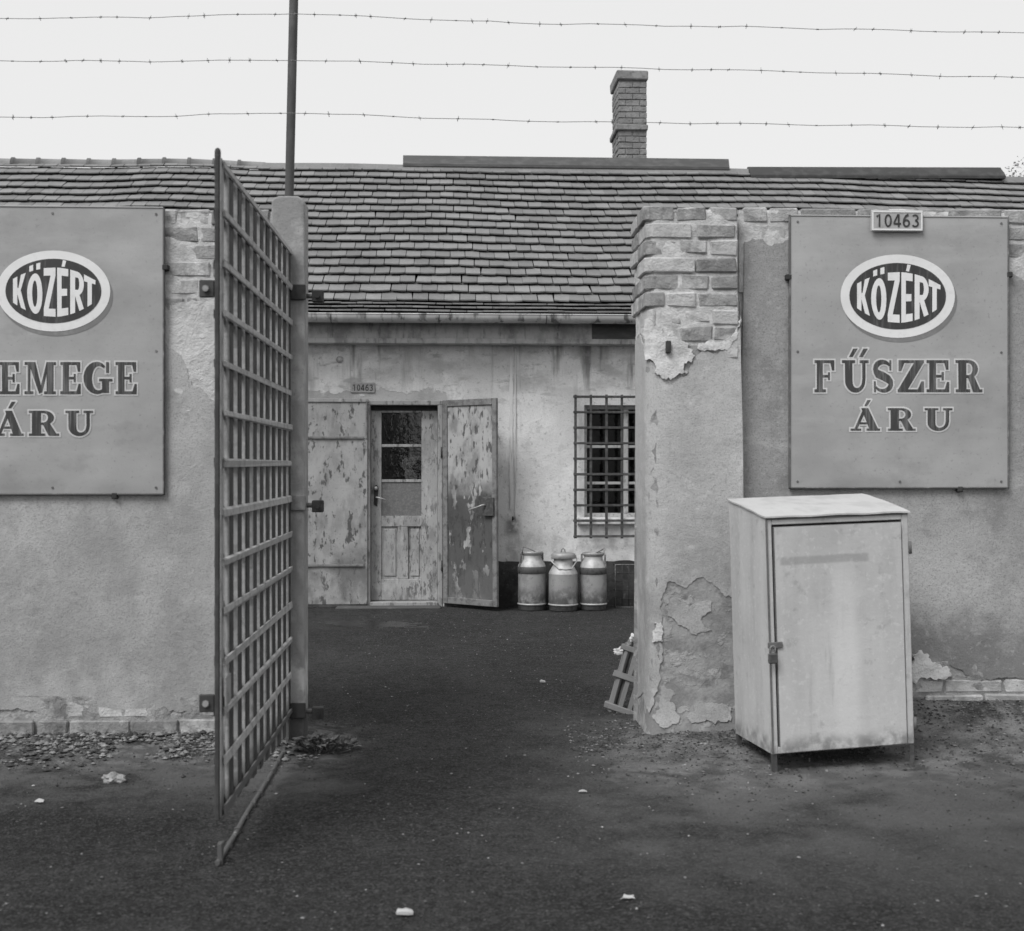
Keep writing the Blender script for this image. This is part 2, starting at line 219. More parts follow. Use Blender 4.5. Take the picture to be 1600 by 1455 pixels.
# ------------------------------------------------------------------ mesh helpers
WL = {}
def thing(name, label, cat, loc=(0, 0, 0), rot=(0, 0, 0), group=None):
    o = bpy.data.objects.new(name, None); col.objects.link(o); o.empty_display_size = .1
    o.location = loc; o.rotation_euler = rot; o['label'] = label; o['category'] = cat
    if group: o['group'] = group
    WL[o] = Vector(loc); return o
def tag(o, label, cat, group=None):
    o['label'] = label; o['category'] = cat
    if group: o['group'] = group
    return o
class MB:
    def __init__(s): s.v = []; s.f = []; s.sm = []
    def add(s, v, f, smooth=False):
        b = len(s.v); s.v += [tuple(p) for p in v]; s.f += [tuple(i + b for i in q) for q in f]; s.sm += [smooth] * len(f); return s
    def box(s, x0, x1, y0, y1, z0, z1):
        return s.add([(x0, y0, z0), (x1, y0, z0), (x1, y1, z0), (x0, y1, z0), (x0, y0, z1), (x1, y0, z1), (x1, y1, z1), (x0, y1, z1)],
                     [(0, 3, 2, 1), (4, 5, 6, 7), (0, 1, 5, 4), (1, 2, 6, 5), (2, 3, 7, 6), (3, 0, 4, 7)])
    def cbox(s, x0, x1, y0, y1, z0, z1, c=.004, jit=0.0):
        """box with all edges chamfered, corners optionally uneven"""
        vs, idx = [], {}
        X, Y, Z = (x0, x1), (y0, y1), (z0, z1); sg = (1, -1)
        J = [[[Vector((random.uniform(-jit, jit), random.uniform(-jit, jit), random.uniform(-jit, jit))) for _ in (0, 1)] for _ in (0, 1)] for _ in (0, 1)]
        for i in (0, 1):
            for j in (0, 1):
                for k in (0, 1):
                    p = Vector((X[i], Y[j], Z[k])) + J[i][j][k]; dx, dy, dz = sg[i] * c, sg[j] * c, sg[k] * c
                    for ax, o in enumerate(((0, dy, dz), (dx, 0, dz), (dx, dy, 0))):
                        idx[i, j, k, ax] = len(vs); vs.append(p + Vector(o))
        f = []
        I = idx
        for a in (0, 1):
            q = [I[a, 0, 0, 0], I[a, 1, 0, 0], I[a, 1, 1, 0], I[a, 0, 1, 0]]; f.append(q if a else q[::-1])
            q = [I[0, a, 0, 1], I[0, a, 1, 1], I[1, a, 1, 1], I[1, a, 0, 1]]; f.append(q if a else q[::-1])
            q = [I[0, 0, a, 2], I[1, 0, a, 2], I[1, 1, a, 2], I[0, 1, a, 2]]; f.append(q if a else q[::-1])
        for a in (0, 1):
            for b in (0, 1):
                q = [I[a, b, 0, 0], I[a, b, 1, 0], I[a, b, 1, 1], I[a, b, 0, 1]]; f.append(q if a != b else q[::-1])
                q = [I[a, 0, b, 0], I[a, 0, b, 2], I[a, 1, b, 2], I[a, 1, b, 0]]; f.append(q if a != b else q[::-1])
                q = [I[0, a, b, 1], I[1, a, b, 1], I[1, a, b, 2], I[0, a, b, 2]]; f.append(q if a != b else q[::-1])
                for c2 in (0, 1):
                    q = [I[a, b, c2, 0], I[a, b, c2, 1], I[a, b, c2, 2]]; f.append(q if (a + b + c2) % 2 else q[::-1])
        return s.add(vs, f)
    def tube(s, pts, r, n=8, cap=True):
        pts = [Vector(p) for p in pts]; rs = r if isinstance(r, (list, tuple)) else [r] * len(pts)
        vs = []; up = None
        for i, p in enumerate(pts):
            d = (pts[min(i + 1, len(pts) - 1)] - pts[max(i - 1, 0)]).normalized()
            if up is None: up = d.orthogonal().normalized()
            a = (up - d * up.dot(d)).normalized(); b = d.cross(a); up = a
            vs += [p + (a * math.cos(6.28318 * k / n) + b * math.sin(6.28318 * k / n)) * rs[i] for k in range(n)]
        f = [(i * n + k, i * n + (k + 1) % n, (i + 1) * n + (k + 1) % n, (i + 1) * n + k) for i in range(len(pts) - 1) for k in range(n)]
        s.add(vs, f, True)
        if cap:
            b = len(s.v) - len(vs)
            s.f.append(tuple(b + k for k in range(n))[::-1]); s.sm.append(False)
            s.f.append(tuple(b + (len(pts) - 1) * n + k for k in range(n))); s.sm.append(False)
        return s
    def lathe(s, prof, n=32, c=(0, 0, 0)):
        vs = [(c[0] + r * math.cos(6.28318 * k / n), c[1] + r * math.sin(6.28318 * k / n), c[2] + z) for r, z in prof for k in range(n)]
        f = [(i * n + k, i * n + (k + 1) % n, (i + 1) * n + (k + 1) % n, (i + 1) * n + k) for i in range(len(prof) - 1) for k in range(n)]
        return s.add(vs, f, True)
    def prism(s, pts2, y0, y1):
        """polygon in x,z (counter-clockwise seen from -y) extruded from y0 (front) to y1"""
        n = len(pts2)
        v = [(x, y0, z) for x, z in pts2] + [(x, y1, z) for x, z in pts2]
        f = [tuple(range(n)), tuple(range(2 * n - 1, n - 1, -1))] + [(i, n + i, n + (i + 1) % n, (i + 1) % n) for i in range(n)]
        return s.add(v, f)
    def build(s, name, mat, parent=None, local=False, bevel=0.0, kind=None, sharp=None):
        me = bpy.data.meshes.new(name)
        V = [Vector(p) for p in s.v]
        lo = Vector([min(p[i] for p in V) for i in range(3)]); hi = Vector([max(p[i] for p in V) for i in range(3)])
        c = (lo + hi) / 2
        if parent is None: c.z = lo.z
        if local: c = Vector((0, 0, 0))
        me.from_pydata([tuple(p - c) for p in V], [], s.f)
        me.polygons.foreach_set('use_smooth', s.sm)
        if bevel:
            bm = bmesh.new(); bm.from_mesh(me); bmesh.ops.remove_doubles(bm, verts=bm.verts, dist=1e-5)
            es = [e for e in bm.edges if len(e.link_faces) == 2 and e.calc_face_angle(0) > .6]
            bmesh.ops.bevel(bm, geom=es, offset=bevel, segments=2, affect='EDGES', profile=.5, clamp_overlap=True); bm.to_mesh(me); bm.free()
        me.materials.append(mat); me.update()
        o = bpy.data.objects.new(name, me); col.objects.link(o)
        if parent is not None:
            o.parent = parent
            if local: o.location = (0, 0, 0); WL[o] = WL.get(parent, Vector((0, 0, 0)))
            else: o.location = c - WL[parent]; WL[o] = c
        else:
            o.location = c; WL[o] = c
        if kind: o['kind'] = kind
        return o
def bxo(name, mat, parent, *b, c=.003, local=False):
    return MB().cbox(*b, c=c).build(name, mat, parent, local=local)
def rectpx(x0, y0, x1, y1, Y):
    a = onY(x0, y1, Y); b = onY(x1, y0, Y); return a[0], b[0], a[1], b[1]

def inside(p, poly):
    x, y = p; r = False; n = len(poly); j = n - 1
    for i in range(n):
        xi, yi = poly[i]; xj, yj = poly[j]
        if (yi > y) != (yj > y) and x < (xj - xi) * (y - yi) / (yj - yi) + xi: r = not r
        j = i
    return r
def jag(pts, amp=.012, step=.025, seed=0.0, fixed=()):
    """closed outline resampled and made uneven; edges whose index is in fixed stay straight"""
    out = []; n = len(pts)
    for i in range(n):
        a = Vector(pts[i]); b = Vector(pts[(i + 1) % n]); L = (b - a).length
        k = 1 if i in fixed else max(1, int(L / step))
        nr = Vector((-(b - a).y, (b - a).x)); nr = nr / (nr.length or 1)
        for q in range(k):
            p = a.lerp(b, q / k)
            if i not in fixed:
                d = NZ(p.x * 9 + seed, p.y * 9, 1.3) * amp * 1.6 + NZ(p.x * 26 + seed, p.y * 26, 6.1) * amp * 1.2 + NZ(p.x * 70 + seed, p.y * 70, 4.1) * amp * .8
                p = p + nr * d
            out.append((p.x, p.y))
    return out
def sheet(name, outline, mapf, thick, mat, parent, grid=.06, disp=.003, dsc=3.0, holes=()):
    """plaster-like slab: outline in (s, z), mapf(s, z, out) -> world point; front face uneven, real edge thickness"""
    xs = [p[0] for p in outline]; zs = [p[1] for p in outline]
    vs = [Vector(p) for p in outline]; ed = [(i, (i + 1) % len(outline)) for i in range(len(outline))]
    loops = [list(range(len(outline)))]
    for h in holes:
        b = len(vs); vs += [Vector(p) for p in h]; ed += [(b + i, b + (i + 1) % len(h)) for i in range(len(h))]; loops.append(list(range(b, b + len(h))))
    x = min(xs) + grid / 2
    while x < max(xs):
        z = min(zs) + grid / 2
        while z < max(zs):
            p = (x + random.uniform(-.2, .2) * grid, z + random.uniform(-.2, .2) * grid)
            if inside(p, outline) and not any(inside(p, h) for h in holes): vs.append(Vector(p))
            z += grid
        x += grid
    r = delaunay_2d_cdt(vs, ed, [], 2 if holes else 1, 1e-5)
    P, T = r[0], r[2]
    dd = lambda p: disp * (NZ(p.x * dsc, p.y * dsc, 7.7) + .4 * NZ(p.x * dsc * 4, p.y * dsc * 4, 2.2))
    m = MB(); fr = [mapf(p.x, p.y, dd(p)) for p in P]
    tri = []
    for t in T:
        a, b, c = [P[i] for i in t[:3]]
        if any(inside(((a.x + b.x + c.x) / 3, (a.y + b.y + c.y) / 3), h) for h in holes): continue
        ar = (b - a).cross(c - a) if hasattr((b - a), 'cross') else 0
        tri.append(tuple(t) if ar > 0 else tuple(t[::-1]))
    m.add(fr, tri, True)
    cnt = {}
    for t in tri:
        for i in range(len(t)):
            e = (t[i], t[(i + 1) % len(t)]); k = tuple(sorted(e)); cnt.setdefault(k, []).append(e)
    for k, es in cnt.items():
        if len(es) == 1:
            a, b = es[0]; A, B = P[a], P[b]
            m.add([fr[a], fr[b], mapf(B.x, B.y, -thick), mapf(A.x, A.y, -thick)], [(0, 3, 2, 1)])
    return m.build(name, mat, parent)
def wallmap(Y): return lambda s, z, o: Vector((s, Y - o, z))
PX = lambda pts, Y: [onY(x, y, Y) for x, y in pts]

# ------------------------------------------------------------------ ground height
def gz(x, y):
    return gz0_(x, y) - .022 * math.exp(-(((x + .75) / .95) ** 4 + ((y - 11.0) / .5) ** 4))
def gz0_(x, y):
    h = .006 * NZ(x * 1.1, y * 1.1, 5) + .004 * NZ(x * 4, y * 4, 2)
    def ramp(a, b, v): t = max(0, min(1, (v - a) / (b - a))); return t * t * (3 - 2 * t)
    if y < 6.6:
        if x < -.5: h += .05 * ramp(5.6, 6.25, y) * ramp(-.6, -.95, x)
        if x > .7: h += .13 * ramp(5.75, 6.35, y) * ramp(1.15, 2.3, x) + .035 * ramp(5.5, 6.2, y) * ramp(.8, 1.1, x)
    elif y < 7.0:
        k = ramp(7.0, 6.6, y); h += .05 * k * ramp(-.6, -.95, x) + .1 * k * ramp(1.3, 2.3, x)
    return h
def axis(lo, hi, flo, fhi, fine, n):
    a = []; x = flo
    while x < fhi: a.append(x); x += fine
    for k in range(1, n + 1):
        t = (k / n) ** 3; a.append(fhi + (hi - fhi) * t + .2 * k); a.append(flo - (flo - lo) * t - .2 * k)
    return sorted(a)
gx = axis(-300, 300, -3.6, 4.2, .045, 14); gy = axis(-200, 400, 2.2, 12.6, .045, 14)
g = MB()
def gzz(x, y):
    if not (-3.7 < x < 4.3 and 2.1 < y < 12.7): return gz(max(-3.6, min(4.2, x)), max(2.2, min(12.5, y))) if (-8 < x < 8 and -2 < y < 13) else 0
    return gz(x, y) + .004 * NZ(x * 14, y * 14, 9) + .003 * NZ(x * 33, y * 33, 3)
g.v = [(x, y, gzz(x, y)) for y in gy for x in gx]
nx = len(gx)
g.f = [(j * nx + i, j * nx + i + 1, (j + 1) * nx + i + 1, (j + 1) * nx + i) for j in range(len(gy) - 1) for i in range(nx - 1)]
g.sm = [True] * len(g.f)
g.build('ground', m_ground, kind='structure')
# puddle before the shop door
pts = PXG = [onG(x, y, .004) for x, y in ((478, 966), (520, 972), (560, 976), (600, 980), (640, 982), (672, 979), (692, 974), (676, 969), (650, 968), (610, 966), (560, 963), (500, 959), (470, 958))]
pts = jag(pts, .03, .03)
pm = MB()
pv = [Vector(p) for p in pts]; r = delaunay_2d_cdt(pv, [(i, (i + 1) % len(pv)) for i in range(len(pv))], [], 1, 1e-5)
pm.add([(p.x, p.y, -.0195) for p in r[0]], [tuple(t) if (r[0][t[1]] - r[0][t[0]]).cross(r[0][t[2]] - r[0][t[0]]) > 0 else tuple(t[::-1]) for t in r[2]], True)
pm.build('puddle', m_water, kind='structure')

# ------------------------------------------------------------------ bricks
def brick(parent, x0, x1, z0, z1, yf, depth=.12, mat=None, jit=.004, c=.007):
    m = MB(); d = random.uniform(-.004, .006)
    m.cbox(x0, x1, yf + d, yf + depth, z0, z1, c=c, jit=jit)
    return m.build('brick', mat or m_brick, parent)
def brow(parent, xa, xb, z0, z1, yf, pat, off=0, mat=None, depth=.12, prob=1.0):
    x = xa - off; i = 0
    while x < xb:
        L = pat[i % len(pat)] * random.uniform(.95, 1.05); a, b = max(x, xa), min(x + L - .012, xb)
        if b - a > .03 and random.random() < prob: brick(parent, a, b, z0, z1, yf, depth, mat)
        x += L; i += 1
CO = .084
def corner_brick(parent, x0, x1, y0, y1, z0, z1, r, mat):
    m = MB(); fp = [(x0, y1), (x0, y0 + r)] + [(x0 + r - r * math.cos(RAD(a)), y0 + r - r * math.sin(RAD(a))) for a in (25, 50, 75)] + [(x0 + r, y0), (x1, y0), (x1, y1)]
    n = len(fp); cx_, cy_ = (x0 + x1) / 2, (y0 + y1) / 2
    J = [random.uniform(-.004, .004) for _ in fp]
    for z, k in ((z0, .006), (z0 + .006, 0), (z1 - .006, 0), (z1, .006)):
        for i, (x, y) in enumerate(fp):
            d = Vector((cx_ - x, cy_ - y)).normalized(); m.v.append((x + d.x * (k + J[i]), y + d.y * (k + J[i]), z + random.uniform(-.002, .002)))
    for j in range(3):
        for i in range(n): m.f.append((j * n + i, j * n + (i + 1) % n, (j + 1) * n + (i + 1) % n, (j + 1) * n + i)); m.sm.append(False)
    m.f.append(tuple(range(n))[::-1]); m.f.append(tuple(3 * n + i for i in range(n))); m.sm += [False] * 2
    return m.build('brick', mat, parent)
# ---- left wall
xl0, _ = onY(-140, 300, YL); xl1, _ = onY(428, 300, YL); ztop = 2.56
wl = thing('brick_wall', 'plastered brick wall carrying the sign that ends in EMEGE, beside the open gate', 'wall', ((xl0 + xl1) / 2, YL + .2, 0), group='walls along the street')
MB().box(xl0, xl1, YL + .022, YL + .42, -.1, ztop - .01).build('mortar_core', m_mortar, wl)
zb = onY(300, 622, YL)[1]
sheet('mortar', [(onY(232, 400, YL)[0], zb - .1), (xl1 - .005, zb - .1), (xl1 - .005, ztop - .012), (onY(232, 400, YL)[0], ztop - .012)], wallmap(YL + .0125), .008, m_mortar, wl, grid=.02, disp=.009, dsc=9)
sheet('mortar', [(xl0, -.05), (xl1 - .005, -.05), (xl1 - .005, .24), (xl0, .24)], wallmap(YL + .005), .015, m_mortarb, wl, grid=.022, disp=.014, dsc=8)
z = ztop; k = 0
while z > zb - .05:
    xa, _ = onY(232, 400, YL)
    if k < 6: brow(wl, xa, xl1, z - CO + .012, z, YL + .008, (.29, .15) if k % 2 else (.15, .15, .29), off=.05 * (k % 3), mat=(m_brick if k < 4 or k % 2 else m_brickp))
    else: brow(wl, xa, xl1, z - CO + .012, z, YL + .012, (.29, .29), off=.145 * (k % 2), mat=m_brickp)
    z -= CO; k += 1
for xx in (xl0, ):                                     # top course along the whole wall, mostly hidden by the sign
    brow(wl, xl0, onY(232, 400, YL)[0], ztop - CO + .012, ztop, YL + .008, (.29, .15))
top = PX([(-140, 350), (236, 350), (250, 505), (264, 545), (278, 552), (300, 600), (326, 624), (360, 640), (428, 650), (428, 1108), (326, 1104), (280, 1112), (240, 1106), (190, 1112), (120, 1104), (60, 1110), (-30, 1108), (-140, 1108)], YL)
sheet('plaster', jag(top, .012, .014, 3, fixed=(8, 17)), wallmap(YL), .02, m_plasterL, wl, grid=.08, disp=.006, dsc=2.2)
wash = PX([(244, 470), (268, 478), (300, 468), (332, 474), (428, 470), (428, 640), (244, 640)], YL)
sheet('mortar_wash', jag(wash, .014, .025, 8), wallmap(YL + .006), .012, m_brickp, wl, grid=.03, disp=.006, dsc=12)
for k, (a, b) in enumerate(((.125, .2), (.04, .113))):
    brow(wl, xl0, xl1, a, b, YL + (.002 if k == 0 else -.012), (.29, .22, .3, .15), off=.1 + .11 * k, mat=m_brickp if k == 0 else m_brick, depth=.12)
brow(wl, xl0, xl1, -.045, .03, YL - .02, (.29, .29), off=.05, mat=m_brick)

# ---- right wall with gate pier
xp0, _ = onY(1015, 700, YP); xp1, _ = onY(1159, 700, YP); xr1, _ = onY(1790, 700, YR)
zpt = onY(1080, 322, YP)[1]
WT = .48
wr = thing('brick_wall', 'brick wall with rounded bare-brick gate pier, carrying the sign that reads FŰSZER', 'wall', ((xp0 + xr1) / 2, YP + .25, 0), group='walls along the street')
RC = .055
def lean(z): return -.018 * (z / 2.6) + .012 * max(0, 1 - z / .8)
def piermap(s, z, o):
    a = RC * math.pi / 2; fl = .03 * max(0, 1 - z / .35) ** 2
    o = o + fl
    if s >= a / 2: p = Vector((xp0 + RC + s - a / 2, YP - o, z))
    elif s <= -a / 2: p = Vector((xp0 - o, YP + RC - s - a / 2, z))
    else:
        t = (s + a / 2) / a * math.pi / 2
        p = Vector((xp0 + RC - (RC + o) * math.cos(t), YP + RC - (RC + o) * math.sin(t), z))
    p.x += lean(z); return p
def sx(px, py):                                       # front-face pixel -> (s, z)
    x, z = onY(px, py, YP); return x - lean(z) - xp0 - RC + RC * math.pi / 4, z
# mortar core of the pier, one shaped block following the lean
cm = MB(); prev = None; rings = []
for z in (-.1, .3, .8, 1.4, 2.0, zpt - .015):
    l = lean(z); i = .014
    rings.append([(xp0 + l + i, YP + RC, z), (xp0 + l + RC * .4 + i, YP + RC * .4 + i * .5, z), (xp0 + l + RC, YP + i, z), (xp1 + l - i, YP + i, z), (xp1 + l - i, YP + WT - i, z), (xp0 + l + i, YP + WT - i, z)])
for q in rings: cm.v += q
for i in range(len(rings) - 1):
    for k in range(6): cm.f.append((i * 6 + k, i * 6 + (k + 1) % 6, (i + 1) * 6 + (k + 1) % 6, (i + 1) * 6 + k)); cm.sm.append(False)
cm.f.append(tuple(range(len(cm.v) - 6, len(cm.v)))); cm.sm.append(False)
cm.build('mortar_core', m_mortar, wr)
aq = RC * math.pi / 4
sheet('mortar', [(-WT + RC + aq - .01, 1.86), (xp1 - xp0 - RC + aq - .004, 1.86), (xp1 - xp0 - RC + aq - .004, zpt - .012), (-WT + RC + aq - .01, zpt - .03)], lambda s_, z_, o_: piermap(s_, z_, o_ - .0065), .01, m_mortar, wr, grid=.017, disp=.009, dsc=9)
MB().box(xp1 - .1, xr1, YR + .022, YR + .4, -.1, 2.56).build('mortar_core', m_mortar, wr)
rows = [((994, 1052), (1057, 1103), (1107, 1152)), ((1004, 1079), (1090, 1148)), ((1002, 1056), (1062, 1106), (1109, 1153)), ((1008, 1084), (1088, 1151)),
        ((1010, 1060), (1065, 1109), (1112, 1154)), ((1006, 1038), (1043, 1089), (1093, 1154)), ((1004, 1024), (1028, 1064), (1070, 1108), (1113, 1154)), ((1006, 1058), (1062, 1112), (1116, 1154)), ((1006, 1070), (1075, 1120), (1124, 1154))]
z = zpt
for k, rw in enumerate(rows):
    l = lean(z)
    for q, (a, b) in enumerate(rw):
        x0 = onY(a, 400, YP)[0]; x1 = onY(b, 400, YP)[0]
        if q == 0: x0 = xp0 + l + (random.uniform(-.012, .006) if k < 6 else .004)
        pale = (k in (3, 6) and q != 1) or (k, q) in ((1, 0), (5, 1), (2, 2), (8, 0), (8, 2), (7, 0))
        dep = .235 if q == 0 else .12
        m = MB(); y0 = YP + random.uniform(-.005, .006)
        if q == 0:
            corner_brick(wr, x0, x1, y0, YP + dep, z - CO + .012, z, .035, m_brickp if pale else m_brick); continue
        m.cbox(x0, x1, y0, YP + dep, z - CO + .013 + random.uniform(-.004, .004), z + random.uniform(-.004, .004), c=.012 if q == 0 else .008, jit=.006)
        m.build('brick', m_brickp if pale else m_brick, wr)
    x0 = xp0 + l + (random.uniform(-.012, .008) if k < 6 else .012)        # jamb side, second brick
    for y0, y1 in ((YP + .247, YP + WT - .005),):
        MB().cbox(x0, x0 + .13, y0, y1, z - CO + .013, z, c=.008, jit=.005).build('brick', m_brickp if k % 3 == 0 else m_brick, wr)
    z -= CO
# jamb and pier plaster
a = RC * math.pi / 4
und = [(-WT + RC + a - .005, 1.98), (-.2, 2.0), (-.06, 1.93)] + [sx(*p) for p in ((1022, 560), (1045, 582), (1068, 580), (1082, 556), (1096, 541), (1118, 545), (1138, 535), (1150, 512), (1156, 484), (1157, 470))]
und += [sx(1160, 700), sx(1163, 1000), sx(1164, 1180), (-.05, -.06), (-WT + RC + a - .005, -.06)]
n_u = len(und)
sheet('undercoat', jag(und, .011, .022, 5, fixed=(n_u - 1, n_u - 2, n_u - 3, n_u - 4, n_u - 5, n_u - 6)), lambda s, z, o: piermap(s, z, o - .001), .03, m_undercoat, wr, grid=.04, disp=.006, dsc=4)
tc = [(-WT + RC + a - .003, 1.97), (-.2, 1.985), (-.06, 1.915)] + [sx(*p) for p in ((1020, 566), (1045, 588), (1070, 586), (1085, 562), (1098, 548), (1118, 552), (1139, 541), (1151, 518), (1156, 492))]
tc += [sx(1161, 700), sx(1163, 938), sx(1130, 932), sx(1112, 912), sx(1090, 906), sx(1066, 922), sx(1046, 908), sx(1034, 930), sx(1030, 985), sx(1034, 1030), sx(1026, 1075), (-.02, .12), (-.2, .2), (-WT + RC + a - .003, .12)]
sheet('plaster', jag(tc, .013, .011, 15, fixed=(len(tc) - 1, 11, 12)), lambda s, z, o: piermap(s, z, o + .0028), .004, m_plasterP, wr, grid=.045, disp=.006, dsc=4)
for i, isl in enumerate((((1040, 940), (1070, 948), (1108, 938), (1112, 952), (1098, 966), (1112, 985), (1088, 992), (1066, 972), (1044, 962)), ((1088, 1098), (1112, 1092), (1140, 1104), (1140, 1122), (1100, 1128), (1078, 1122)), ((1036, 1090), (1052, 1100), (1060, 1128), (1036, 1140), (1022, 1120)))):
    sheet('plaster_island', jag([sx(*p) for p in isl], .014, .008, i * 3.0), lambda s, z, o: piermap(s, z, o + .003), .004, m_plasterP, wr, grid=.03, disp=.003, dsc=9)
lm = [sx(*p) for p in ((1003, 505), (1012, 498), (1020, 512), (1040, 520), (1052, 518), (1066, 532), (1078, 548), (1082, 566), (1070, 574), (1076, 586), (1060, 588), (1040, 584), (1024, 572), (1008, 560))]
sheet('lime_patch', jag(lm, .022, .007, 21), lambda s, z, o: piermap(s, z, o + .010), .014, m_lime, wr, grid=.02, disp=.009, dsc=18)
lm = [sx(*p) for p in ((1090, 536), (1112, 530), (1128, 536), (1146, 516), (1156, 500), (1156, 512), (1150, 530), (1134, 545), (1112, 550), (1094, 546))]
sheet('lime_patch', jag(lm, .012, .007, 25), lambda s, z, o: piermap(s, z, o + .008), .012, m_lime, wr, grid=.02, disp=.006, dsc=18)
x, z = onY(1043, 543, YP); bxo('iron_stub', m_iron, wr, x - .012, x + .012, YP - .035, YP + .05, z - .03, z + .03)
x, z = onY(1030, 985, YP); sheet('lime_patch', jag([(sx(1022, 970)), sx(1034, 972), sx(1036, 1002), sx(1018, 1004)], .012, .007), lambda s, z, o: piermap(s, z, o + .008), .005, m_lime, wr, grid=.02, disp=.004, dsc=20)
# bricks and plaster of the wall behind the sign
ZR = onY(1300, 325, YR)[1]
xr0, _ = onY(1162, 400, YR)
sheet('mortar', [(xr0 - .02, ZR - 5 * CO), (xr1, ZR - 5 * CO), (xr1, ZR - .012), (xr0 - .02, ZR - .012)], wallmap(YR + .0115), .008, m_mortar, wr, grid=.022, disp=.009, dsc=9)
sheet('mortar', [(onY(1390, 1000, YR)[0], .02), (xr1, .02), (xr1, .36), (onY(1390, 1000, YR)[0], .36)], wallmap(YR + .005), .014, m_mortarb, wr, grid=.02, disp=.016, dsc=7)
brow(wr, xr0, xr1, ZR - CO + .012, ZR, YR + .006, (.15, .15, .29, .15), off=.02)
brow(wr, xr0, onY(1236, 400, YR)[0], ZR - 2 * CO + .012, ZR - CO, YR + .008, (.25, .15), off=.03, mat=m_brickp)
xq, _ = onY(1562, 400, YR)
for k in range(1, 5): brow(wr, xq, xr1, ZR - (k + 1) * CO + .012, ZR - k * CO, YR + .008, (.29, .15), off=.11 * k % .2, mat=m_brick if k % 2 == 0 else m_brickp)
pr = PX([(1164, 382), (1190, 378), (1206, 384), (1236, 374), (1250, 360), (1556, 365), (1572, 428), (1590, 436), (1620, 450), (1700, 455), (1790, 450), (1790, 1058), (1700, 1066), (1640, 1056), (1600, 1060), (1560, 1064), (1526, 1058), (1500, 1046), (1480, 1038), (1456, 1030), (1430, 1026), (1400, 1070), (1300, 1075), (1150, 1075)], YR)
sheet('plaster', jag(pr, .012, .014, 31, fixed=(10, 23)), wallmap(YR), .02, m_plasterR, wr, grid=.08, disp=.007, dsc=2.2)
lm = PX([(1424, 1020), (1440, 1014), (1452, 1020), (1458, 1034), (1482, 1042), (1486, 1054), (1470, 1060), (1424, 1062)], YR)
sheet('lime_patch', jag(lm, .016, .009, 41), wallmap(YR - .012), .03, m_lime, wr, grid=.025, disp=.012, dsc=16)
for k in range(3):
    z1 = onY(1500, 1062, YR)[1] - .075 * k
    brow(wr, onY(1390, 1000, YR)[0], xr1, z1 - .066, z1, YR + (.0, -.012, -.02)[k], (.29, .3, .24), off=.12 * k, mat=(m_brickp, m_brick, m_brick)[k])

# ------------------------------------------------------------------ concrete post, iron pole, barbed wire
YQ = 6.12
xq0, _ = onY(424, 500, YQ); xq1, _ = onY(476, 500, YQ); zq = onY(450, 306, YQ)[1]
post = thing('concrete_post', 'square weathered concrete post with rounded top that hinges the iron gate', 'post', ((xq0 + xq1) / 2, YQ + .08, 0))
m = MB(); n = 10; xm = (xq0 + xq1) / 2; hw = (xq1 - xq0) / 2
pr_ = [(xq0 + .01, -.15), (xq1 - .002, -.15), (xq1, zq - .028), (xq1 - .008, zq - .014), (xm + .045, zq), (xm - .045, zq), (xq0 + .008, zq - .014), (xq0, zq - .028)]
m.prism(pr_, YQ, YQ + .16); m.build('shaft', m_concrete, post, bevel=.008)
for i, py in enumerate((457, 786, 1110)):
    x, z = onY(456, py, YQ)
    b = bxo('hinge_band', m_iron if i != 1 else m_steelf, post, x - .005, xq1 + .006, YQ - .016, YQ - .003, z - .036, z + .036)
    xb, _ = onY(496, py, YQ)
    MB().tube([(xq1 + .004, YQ + .04, z - .012), (xb, YQ + .04, z - .012)], .012, 8).build('hinge_pin', m_steelf, b)
    t = MB(); t.cbox(xb - .027, xb + .027, YQ + .0, YQ + .045, z - .045, z + .012, c=.004); t.build('pin_plate', m_iron, b)
    MB().tube([(xb, YQ - .012, z - .016), (xb, YQ + .0, z - .016)], .012, 6).build('bolt_head', m_iron, b)
p0 = atD(452, 306, 6.15); p1 = atD(459, 0, 6.15); d = p1 - p0; ptop = p0 + d * 1.22
tag(MB().tube([p0 - d * .05, p0, p1, ptop], .0215, 12).build('wire_pole', m_pole), 'thin slightly leaning iron pole rising from the concrete gate post', 'pole')
WIRES = ((('topmost strand of barbed wire crossing the sky above the wall'), ((-140, 26), (0, 29), (230, 27), (458, 21), (800, 36), (1200, 43), (1600, 52), (1780, 56))),
         (('middle strand of barbed wire crossing the sky above the wall'), ((-140, 93), (0, 95), (230, 96), (456, 94), (800, 103), (1200, 111), (1600, 122), (1780, 127))),
         (('lowest strand of barbed wire, passing just above the ridge of the roof'), ((-140, 180), (0, 183), (230, 182), (454, 176), (800, 189), (1200, 194), (1600, 200), (1780, 202))))
